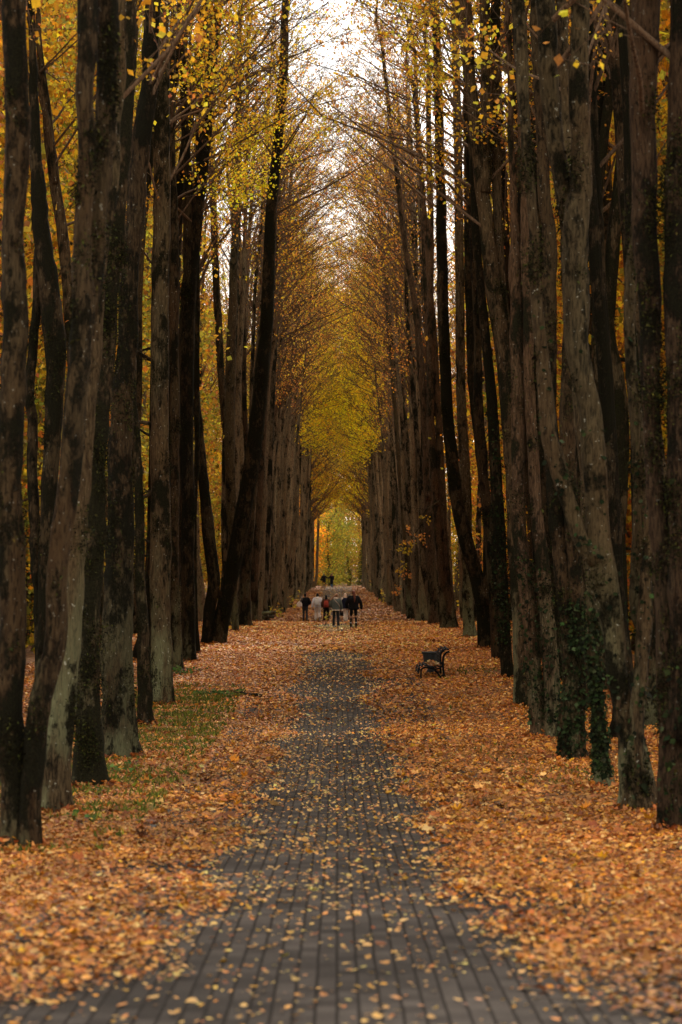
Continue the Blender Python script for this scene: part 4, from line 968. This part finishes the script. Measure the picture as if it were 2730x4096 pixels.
def hand(m, w, dirv, side):
    """palm with five curled fingers hanging from wrist w along dirv"""
    w = np.array(w, float); d = norm(np.array(dirv, float)); f = norm(np.array([0, 1., 0]) - d * d[1]); 
    pc = w + d * .05; limb(m, [w - d * .02, w + d * .03, w + d * .085], [.024, .034, .032])
    for k, (o, L) in enumerate(((.027, .062), (.009, .075), (-.009, .07), (-.026, .055))):
        b = w + d * .08 + f * o; q = np.array([-side * .012, 0, 0])
        limb(m, [b - d * .02, b + d * L * .5 + q * .4, b + d * L * .85 + q * 1.6], [.0095, .0088, .007], 6)
    b = w + d * .03 + f * .03; limb(m, [b - f * .012, b + f * .018 + d * .022, b + f * .02 + d * .05], [.011, .010, .008], 6)

def person(label, loc, hgt, P, rz=0.0):
    """P: pose and clothing. Faces +y in its own space; right-hand side is +x"""
    s = hgt / 1.72
    root = empty('person', loc, rz); tag(root, label, 'person', P.get('group')); root.scale = (s, s, s)
    hipz = .93; sw = P.get('sway', 0.0); tq = P.get('turn', 0.0)
    feet = P['feet']        # [(x, y, ankle z, knee y shift)] left, right
    sh = P.get('shoulder', .19); bulk = P.get('bulk', 1.0)
    hx, hy = P.get('head', (0, .03))
    head = np.array([hx, hy + .01, 1.605])
    knee = [np.array([f[0] * .9 + (.0), f[3], .50]) for f in feet]
    ank = [np.array([f[0], f[1], f[2]]) for f in feet]
    hip = [np.array([-.09, 0, hipz]), np.array([.09, 0, hipz])]
    shp = [np.array([-sh, .0, 1.40]), np.array([sh, .0, 1.40])]
    arms = P['arms']        # [(elbow, wrist)] left, right
    # body: one continuous surface
    m = MB()
    loft(m, [(0, 0, .86, .13, .09), (0, 0, .95, .155, .105), (0, 0, 1.1, .125, .09), (0, .0, 1.28, .155, .105), (0, 0, 1.40, .15, .085), (0, 0, 1.455, .06, .06)])
    limb(m, [(0, 0, 1.40), (hx * .4, hy * .4, 1.47), (hx, hy, 1.54)], [.062, .052, .055])
    ell(m, head, (.074, .094, .112)); ell(m, head + [0, .075, -.07], (.045, .03, .04))
    limb(m, [head + [0, .085, .01], head + [0, .112, -.028], head + [0, .09, -.04]], [.011, .014, .012], 6)      # nose
    for e in (-1, 1):
        ell(m, head + [e * .076, -.005, -.01], (.012, .024, .034)); ell(m, head + [e * .03, .085, .012], (.012, .010, .008)); ell(m, head + [e * .031, .082, .03], (.022, .012, .006))
    ell(m, head + [0, .092, -.065], (.024, .010, .008))
    for a in (0, 1):
        el, wr = np.array(arms[a][0]), np.array(arms[a][1]); sd = -1 if a == 0 else 1
        limb(m, [shp[a] * [.85, 1, 1], shp[a], el, wr], [.05, .05, .04, .026]); hand(m, wr, wr - el, sd)
        limb(m, [hip[a], knee[a], ank[a]], [.085, .055, .04]); limb(m, [ank[a] + [0, -.03, -.02], ank[a] + [0, .10, -.045 - .0]], [.035, .028])
    remesh(m, 'body', M_SKIN, root, .0085, 1)
    # trousers
    m = MB(); tr = P['trouser']; tw = tr.get('w', (.095, .075, .07))
    loft(m, [(0, 0, .84, .14, .10), (0, -.01, .93, .165, .125), (0, 0, 1.02, .15, .105)])
    for a in (0, 1):
        up = hip[a] + [0, 0, -.02]; lo = ank[a] + [0, 0, tr.get('hem', .0)]
        limb(m, [up, (up + knee[a]) / 2 + [0, .01, 0], knee[a], (knee[a] + lo) / 2 + [0, -.01, 0], lo], [tw[0] + .012, tw[0], tw[1], tw[1] * .5 + tw[2] * .5 + .004, tw[2]])
    remesh(m, 'trousers', cloth_material('cloth', tr['col']), root, .014)
    # shoes
    for a in (0, 1):
        m = MB(); f = feet[a]; tilt = f[4] if len(f) > 4 else 0
        q = np.array([[0, -.075, .03], [0, .0, .045], [0, .09, .032], [0, .165, .022]]); ct, st = math.cos(tilt), math.sin(tilt)
        q = np.c_[q[:, 0], q[:, 1] * ct - q[:, 2] * st, q[:, 1] * st + q[:, 2] * ct] + ank[a] - [0, 0, .085]
        limb(m, q, [.036, .046, .046, .03]); limb(m, [ank[a] + [0, 0, P['shoe'].get('h', .02)], ank[a] - [0, 0, .05]], [.045 if P['shoe'].get('h', 0) < .1 else .055, .04])
        o = remesh(m, 'shoe', cloth_material('shoe_leather', P['shoe']['col'], .15, 40, .5), root, .012, 1)
        if P['shoe'].get('sole'):
            m = MB(); q2 = q - np.array([0, -st * .02, .03]); limb(m, q2, [.03, .036, .036, .026]); m.build('sole', cloth_material('sole_rubber', P['shoe']['sole']), o)
        if P.get('sock'):
            m = MB(); limb(m, [ank[a] + [0, 0, .13], ank[a] + [0, 0, .17]], [.058, .056]); m.build('sock', cloth_material('sock_knit', P['sock']), root)
    # jacket
    j = P['jacket']; m = MB(); hem = j.get('hem', .80); b = bulk
    loft(m, [(0, -.0, hem, j.get('hw', .20) * b, .145 * b), (0, -.01, hem + .04, j.get('hw', .20) * b + .008, .15 * b), (0, -.01, 1.05, .19 * b, .14 * b), (0, -.015, 1.25, .205 * b, .145 * b), (0, -.01, 1.37, .20 * b, .125 * b), (0, 0, 1.44, .12, .095), (hx * .3, hy * .3, 1.49, .075, .075)])
    mats = cloth_material('jacket_cloth', j['col'], .3, 26)
    sl = m if 'sleeve' not in j else MB()
    for a in (0, 1):
        el, wr = np.array(arms[a][0]), np.array(arms[a][1])
        limb(sl, [shp[a] * [.7, 1, 1], shp[a] + [0, 0, -.01], (shp[a] + el) / 2, el, (el + wr) / 2, wr], [.07 * b, .078 * b, .075 * b, .066 * b, .06 * b, .048 * b])
    o = remesh(m, 'jacket', mats, root, .015)
    if 'sleeve' in j: remesh(sl, 'sleeves', cloth_material('sleeve_knit', j['sleeve']), root, .014)
    if j.get('quilt'):
        me = o.data
        for v in me.vertices:
            z = v.co.z
            if hem < z < 1.42: k = 1 + .045 * abs(math.sin(z * PI / .085)); v.co.x *= k; v.co.y *= k
    if 'trim' in j:
        m = MB(); loft(m, [(0, -.0, hem - .018, j.get('hw', .2) * b + .004, .150 * b), (0, -.005, hem + .035, j.get('hw', .2) * b + .016, .16 * b)]); m.build('hem_trim', cloth_material('fleece', j['trim'], .2, 90), root)
        m = MB(); loft(m, [(hx * .3, -.02, 1.425, .10, .085), (hx * .3, -.01, 1.47, .115, .10), (hx * .5, 0, 1.515, .095, .085)]); remesh(m, 'collar', cloth_material('fleece', j['trim'], .2, 90), root, .012)
        for a in (0, 1):
            m = MB(); el, wr = np.array(arms[a][0]), np.array(arms[a][1]); dv = norm(wr - el); limb(m, [wr - dv * .02, wr + dv * .03], [.056, .058]); m.build('cuff', cloth_material('fleece', j['trim'], .2, 90), root)
    if 'hood' in j:
        m = MB(); ell(m, (hx * .3, -.075, 1.45), (.12, .085, .075)); ell(m, (hx * .3, -.10, 1.40), (.085, .06, .07)); remesh(m, 'hood', cloth_material('hood_cloth', j['hood']), root, .012)
    # hair / hat
    h = P['hair']; m = MB(); hc = cloth_material(h.get('kind', 'hair_strands'), h['col'], .35, 45, .6)
    ell(m, head + [0, -.014, .016], (.086, .098, .113))
    if h['style'] == 'long':
        loft(m, [(hx, hy - .075, h.get('to', 1.3), .07, .028), (hx, hy - .07, 1.42, .10, .05), (hx, hy - .05, 1.55, .088, .07), (hx, hy - .03, 1.62, .08, .08)])
    if h['style'] == 'scarf':
        loft(m, [(hx * .5, hy - .03, 1.45, .10, .10), (hx, hy - .015, 1.52, .078, .085), (hx, hy - .012, 1.6, .085, .095)])
    if h['style'] == 'short': ell(m, head + [0, -.03, -.03], (.074, .078, .085))
    o = remesh(m, 'hair' if 'kind' not in h else h['name'], hc, root, .009)
    if h['style'] == 'tail':
        m = MB(); limb(m, h['pts'], h['rad']); remesh(m, 'ponytail', hc, root, .009)
    if 'strap' in P:
        m = MB(); q = resample(P['strap']['pts'], .04); tube(m, q, .016, 6, True, sec=(1, .5)); m.build('shoulder_strap', cloth_material('strap_web', P['strap']['col']), root)
    if 'scarf' in P:
        m = MB(); loft(m, [(0, 0, 1.40, .13, .11), (0, 0, 1.45, .12, .11), (hx * .5, hy * .5, 1.50, .09, .09)]); remesh(m, 'scarf', cloth_material('scarf_wool', P['scarf']), root, .012)
    return root
def spot(x, y): return (x, y, float(gz(y)) + .012)
W = 'people walking away along the path'
# arms relaxed
def dn(s, fwd=.06, out=.27): return ((s * (out + .02), -.03, 1.14), (s * out, fwd, .92))
p1 = person('walker in black jacket and dark grey trousers with pale tote bag', spot(-1.92, 145.5), 1.70, dict(group=W, feet=[(-.10, .12, .085, .13), (.11, -.10, .09, .05, -.2)],
    arms=[((-.30, -.08, 1.16), (-.22, .14, 1.05)), ((.31, -.08, 1.16), (.20, .14, 1.03))], trouser=dict(col=(.045, .045, .05), w=(.086, .068, .064)), shoe=dict(col=(.012, .012, .012)),
    jacket=dict(col=(.008, .008, .010), hem=.93, hw=.19), bulk=1.06, hair=dict(style='short', col=(.012, .010, .010)),
    strap=dict(col=(.55, .45, .38), pts=[(-.30, -.12, 1.12), (-.22, -.15, 1.25), (-.17, -.10, 1.44), (-.16, .02, 1.47), (-.24, .10, 1.2)])))
p2 = person('walker in light grey hooded jacket and cream trousers, dark hair', spot(-1.19, 146.5), 1.70, dict(group=W, feet=[(-.09, .12, .085, .14), (.13, -.22, .22, -.02, -.75)],
    arms=[((-.29, -.04, 1.12), (-.31, .02, .86)), ((.29, -.06, 1.12), (.30, .0, .88))], trouser=dict(col=(.78, .66, .58), w=(.10, .088, .085)), shoe=dict(col=(.08, .07, .07), sole=(.6, .58, .55)),
    jacket=dict(col=(.78, .75, .78), hem=.88, hw=.20, hood=(.85, .76, .68), quilt=True), bulk=1.05, hair=dict(style='long', col=(.008, .008, .009), to=1.45)))
p3 = person('shorter walker in brown jacket and black trousers with long black hair', spot(-.66, 146), 1.60, dict(group=W, feet=[(-.12, .14, .085, .14), (.13, -.08, .09, .05, -.15)],
    arms=[((-.28, -.05, 1.14), (-.27, .04, .93)), ((.27, -.03, 1.14), (.25, .08, .94))], trouser=dict(col=(.010, .009, .010), w=(.095, .082, .08)), shoe=dict(col=(.012, .012, .012)),
    jacket=dict(col=(.095, .040, .022), hem=.88, hw=.20), bulk=1.05, hair=dict(style='long', col=(.008, .006, .006), to=1.40)))
p4 = person('walker in grey shearling jacket with cream trim, blond hair swept left', spot(-.06, 113.5), 1.60, dict(group=W, feet=[(-.115, .08, .085, .12), (.125, -.06, .085, .05)],
    arms=[((-.29, .02, 1.16), (-.20, .16, 1.0)), ((.28, -.02, 1.12), (.30, .05, .88))], trouser=dict(col=(.030, .030, .033), w=(.082, .068, .066)), shoe=dict(col=(.45, .43, .41)),
    jacket=dict(col=(.12, .14, .13), hem=.86, hw=.175, trim=(.88, .76, .62)), bulk=1.05, head=(.035, .03), hair=dict(style='tail', col=(.36, .20, .11), pts=[(.01, -.08, 1.64), (-.06, -.13, 1.62), (-.15, -.15, 1.52), (-.24, -.15, 1.40), (-.30, -.13, 1.34)], rad=[.035, .04, .04, .03, .014]),
    strap=dict(col=(.50, .40, .33), pts=[(-.11, .02, 1.46), (-.07, -.14, 1.40), (.05, -.185, 1.27), (.15, -.18, 1.15), (.215, -.10, 1.02)])))
p5 = person('walker in navy quilted vest and cream headscarf pushing a pram', spot(.49, 145.6), 1.70, dict(group=W, feet=[(-.05, -.06, .085, .06), (.07, .15, .085, .14)],
    arms=[((-.26, .10, 1.15), (-.22, .36, 1.08)), ((.26, .10, 1.15), (.22, .36, 1.08))], trouser=dict(col=(.82, .70, .60), w=(.09, .07, .06)), shoe=dict(col=(.20, .48, .40)),
    jacket=dict(col=(.012, .014, .034), hem=.80, hw=.19, sleeve=(.80, .66, .55), quilt=True), bulk=1.02, hair=dict(style='scarf', col=(.85, .62, .46), kind='headscarf_cloth', name='headscarf')))
p6 = person('tall walker in wide black jacket and leggings with long auburn ponytail', spot(.765, 112), 1.74, dict(group=W, feet=[(-.13, .12, .085, .13), (.11, -.12, .10, .05, -.25)],
    arms=[((-.33, .02, 1.12), (-.30, .12, .90)), ((.34, -.04, 1.12), (.36, .04, .86))], trouser=dict(col=(.010, .010, .011), w=(.078, .052, .042), hem=.1), shoe=dict(col=(.010, .009, .009), h=.13), sock=(.55, .53, .52),
    jacket=dict(col=(.010, .010, .011), hem=.84, hw=.21), bulk=1.18, hair=dict(style='tail', col=(.17, .058, .034), pts=[(.0, -.08, 1.66), (.02, -.13, 1.62), (.035, -.165, 1.48), (.045, -.19, 1.32), (.04, -.185, 1.18)], rad=[.04, .045, .045, .038, .015])))
D = 'two people standing at the far end of the path'
p7 = person('distant person in black short jacket and dark tights, bag at hip', spot(-1.62, 299), 1.72, dict(group=D, feet=[(-.12, .0, .085, .03), (.13, .03, .085, .03)],
    arms=[((-.31, .0, 1.16), (-.30, .10, .95)), ((.33, .10, 1.22), (.24, .28, 1.30))], trouser=dict(col=(.030, .022, .022), w=(.085, .062, .055)), shoe=dict(col=(.01, .01, .01)),
    jacket=dict(col=(.007, .007, .008), hem=.66, hw=.20), bulk=1.12, hair=dict(style='long', col=(.03, .018, .012), to=1.42)))
p8 = person('distant person in long black coat, blue jeans and reddish scarf, one arm out', spot(-.66, 300), 1.70, dict(group=D, feet=[(-.07, .0, .085, .03), (.07, .03, .085, .03)],
    arms=[((-.36, .08, 1.22), (-.58, .15, 1.20)), ((.26, .0, 1.15), (.22, .10, .95))], trouser=dict(col=(.06, .13, .26), w=(.085, .066, .062)), shoe=dict(col=(.02, .02, .02)),
    jacket=dict(col=(.008, .008, .010), hem=.40, hw=.185), bulk=1.0, scarf=(.30, .08, .05), hair=dict(style='long', col=(.10, .035, .02), to=1.36)))

# bags carried by the walkers: things of their own
def bagmat(n, c): return cloth_material(n, c, .2, 40)
m = MB(); R_ = empty('tote_bag', spot(-1.92 - .34, 145.4)); R_.location.z += .93
loft(m, [(0, 0, -.02, .16, .07), (0, 0, .02, .175, .085), (0, 0, .14, .16, .075), (.01, 0, .26, .10, .05), (.03, 0, .30, .05, .035)]); remesh(m, 'pouch', bagmat('canvas', (.72, .60, .52)), R_, .012)
m = MB(); tube(m, resample([(.0, -.02, .27), (.06, -.04, .40), (.12, -.03, .54), (.15, .02, .57)], .04), .016, 6); m.build('handle', bagmat('canvas_handle', (.52, .43, .37)), R_)
tag(R_, 'pale canvas tote bag on the shoulder of the black-jacketed walker', 'bag')
def backpack(x, y, z, col, dark, label, sc_=1.0):
    R_ = empty('backpack', spot(x, y)); R_.location.z += z; R_.scale = (sc_,) * 3
    m = MB(); loft(m, [(0, 0, 0, .13, .07), (0, -.01, .04, .155, .095), (0, -.01, .22, .15, .095), (0, 0, .36, .12, .07), (0, .01, .40, .07, .04)]); remesh(m, 'pack', bagmat('pack_cloth', col), R_, .012)
    m = MB(); loft(m, [(0, -.075, .03, .10, .03), (0, -.085, .06, .11, .045), (0, -.085, .15, .11, .045), (0, -.075, .18, .10, .03)]); remesh(m, 'pocket', bagmat('pocket_cloth', dark), R_, .01)
    for s in (-1, 1):
        m = MB(); tube(m, resample([(s * .09, .06, .36), (s * .11, .10, .47), (s * .12, .20, .48), (s * .14, .26, .3)], .04), .018, 6, True, sec=(1, .5)); m.build('strap', bagmat('strap_cloth', dark), R_)
    m = MB(); tube(m, resample([(-.03, .0, .39), (-.02, -.01, .44), (.02, -.01, .44), (.03, 0, .39)], .02), .009, 6); m.build('handle', bagmat('loop_cloth', dark), R_)
    tag(R_, label, 'backpack')
backpack(-1.22, 146.25, .95, (.70, .67, .63), (.58, .55, .52), 'light grey backpack on the walker with the hooded jacket')
backpack(-.66, 145.77, .88, (.40, .065, .04), (.28, .045, .032), 'red leather backpack on the walker with long black hair', .95)
m = MB(); R_ = empty('handbag', spot(-1.62 - .33, 298.9)); R_.location.z += .86; loft(m, [(0, 0, 0, .14, .06), (0, 0, .03, .15, .07), (0, 0, .2, .13, .05), (0, 0, .23, .1, .03)]); remesh(m, 'pouch', bagmat('black_leather', (.012, .011, .011)), R_, .012)
m = MB(); tube(m, resample([(-.08, 0, .2), (-.02, 0, .33), (.08, 0, .2)], .03), .01, 6); m.build('handle', bagmat('leather_handle', (.012, .011, .011)), R_)
tag(R_, 'black handbag at the hip of the distant person in black', 'bag')
# pram
pr = empty('baby_pram', spot(.42, 146.25)); tag(pr, 'dark baby pram pushed ahead of the walker in the navy vest', 'pram')
MP = cloth_material('pram_fabric', (.012, .012, .014), .2, 40); MT = cloth_material('tyre_rubber', (.012, .012, .012), .1, 50, .7); MC = cloth_material('pram_frame', (.05, .045, .045), .1, 30, .4)
m = MB(); loft(m, [(0, .25, .33, .20, .30), (0, .25, .40, .24, .36), (0, .25, .58, .25, .38)]); remesh(m, 'basket', MP, pr, .02)
m = MB(); ell(m, (0, .42, .62), (.25, .26, .30)); remesh(m, 'canopy', MP, pr, .02)
m = MB()
for s in (-1, 1): limb(m, [(s * .26, -.02, .14), (s * .25, .2, .4), (s * .24, .02, .85), (s * .23, -.12, 1.04)], [.014] * 4, 6); limb(m, [(s * .26, .62, .14), (s * .25, .3, .4)], [.014] * 2, 6)
limb(m, [(-.23, -.12, 1.04), (.23, -.12, 1.04)], [.018, .018], 8); m.build('chassis', MC, pr)
for s in (-1, 1):
    for y_ in (-.02, .62):
        m = MB(); a = np.linspace(0, 2 * PI, 25)
        tube(m, np.c_[np.full(25, s * .3), y_ + .12 * np.cos(a), .135 + .12 * np.sin(a)], .022, 8, False, ref=(1, 0, 0)); w_ = m.build('wheel', MT, pr)
        m = MB()
        for k in range(6): limb(m, [(s * .3, y_, .135), (s * .3, y_ + .11 * math.cos(k * PI / 3), .135 + .11 * math.sin(k * PI / 3))], [.007, .006], 5)
        limb(m, [(s * .27, y_, .135), (s * .32, y_, .135)], [.022, .022], 8); m.build('rim', MC, w_)

# ------------------------------------------------------------------ light, sky, camera
wd = bpy.data.worlds.new('World'); sc.world = wd; wd.use_nodes = True
nt = wd.node_tree; nt.nodes.clear()
SUN_EL, SUN_AZ = math.radians(38), math.radians(16)           # azimuth measured from +y toward +x
out = nt.nodes.new('ShaderNodeOutputWorld'); bg = nt.nodes.new('ShaderNodeBackground'); sky = nt.nodes.new('ShaderNodeTexSky')
sky.sky_type = 'NISHITA'; sky.sun_disc = False; sky.sun_elevation = SUN_EL; sky.sun_rotation = SUN_AZ; sky.dust_density = 2.5
hs = nt.nodes.new('ShaderNodeHueSaturation'); hs.inputs['Saturation'].default_value = .45
tc = nt.nodes.new('ShaderNodeTexCoord'); nz = nt.nodes.new('ShaderNodeTexNoise'); nz.inputs['Scale'].default_value = 3.0; nz.inputs['Detail'].default_value = 6
rp = nt.nodes.new('ShaderNodeValToRGB'); rp.color_ramp.elements[0].position = .38; rp.color_ramp.elements[1].position = .6
mx = nt.nodes.new('ShaderNodeMix'); mx.data_type = 'RGBA'; mx.inputs[7].default_value = (19.5, 17.6, 15.0, 1)
nt.links.new(sky.outputs[0], hs.inputs['Color']); nt.links.new(tc.outputs['Generated'], nz.inputs['Vector']); nt.links.new(nz.outputs['Fac'], rp.inputs[0])
nt.links.new(rp.outputs[0], mx.inputs[0]); nt.links.new(hs.outputs[0], mx.inputs[6]); nt.links.new(mx.outputs[2], bg.inputs['Color']); nt.links.new(bg.outputs[0], out.inputs[0])
bg.inputs['Strength'].default_value = .17
sl = bpy.data.lights.new('sun', 'SUN'); sl.energy = 3.4; sl.angle = math.radians(4); sl.color = (1, .88, .72)
so = bpy.data.objects.new('sun', sl); COL.objects.link(so)
sv = Vector((math.sin(SUN_AZ) * math.cos(SUN_EL), math.cos(SUN_AZ) * math.cos(SUN_EL), math.sin(SUN_EL)))
so.rotation_euler = sv.to_track_quat('Z', 'Y').to_euler(); so.location = (20, -10, 40)

cam = bpy.data.cameras.new('camera'); co = bpy.data.objects.new('camera', cam); COL.objects.link(co); sc.camera = co
cam.sensor_fit = 'VERTICAL'; cam.sensor_height = 36; cam.sensor_width = 24; cam.lens = 85
cam.clip_start = .1; cam.clip_end = 4000
co.location = (0, 0, EYE)
pitch = math.atan((VY - 1176.5) * KPX); yaw = math.atan((784 - VX) * KPX)
co.rotation_euler = (PI / 2 + pitch, 0, -yaw)
cam.dof.use_dof = True; cam.dof.focus_distance = 58; cam.dof.aperture_fstop = 3.2
sc.view_settings.view_transform = 'Standard'; sc.view_settings.look = 'None'; sc.view_settings.exposure = 0; sc.view_settings.gamma = 1
sc.render.engine = 'CYCLES'
sc.cycles.use_denoising = True
sc.cycles.max_bounces = 7; sc.cycles.diffuse_bounces = 4; sc.cycles.transmission_bounces = 5
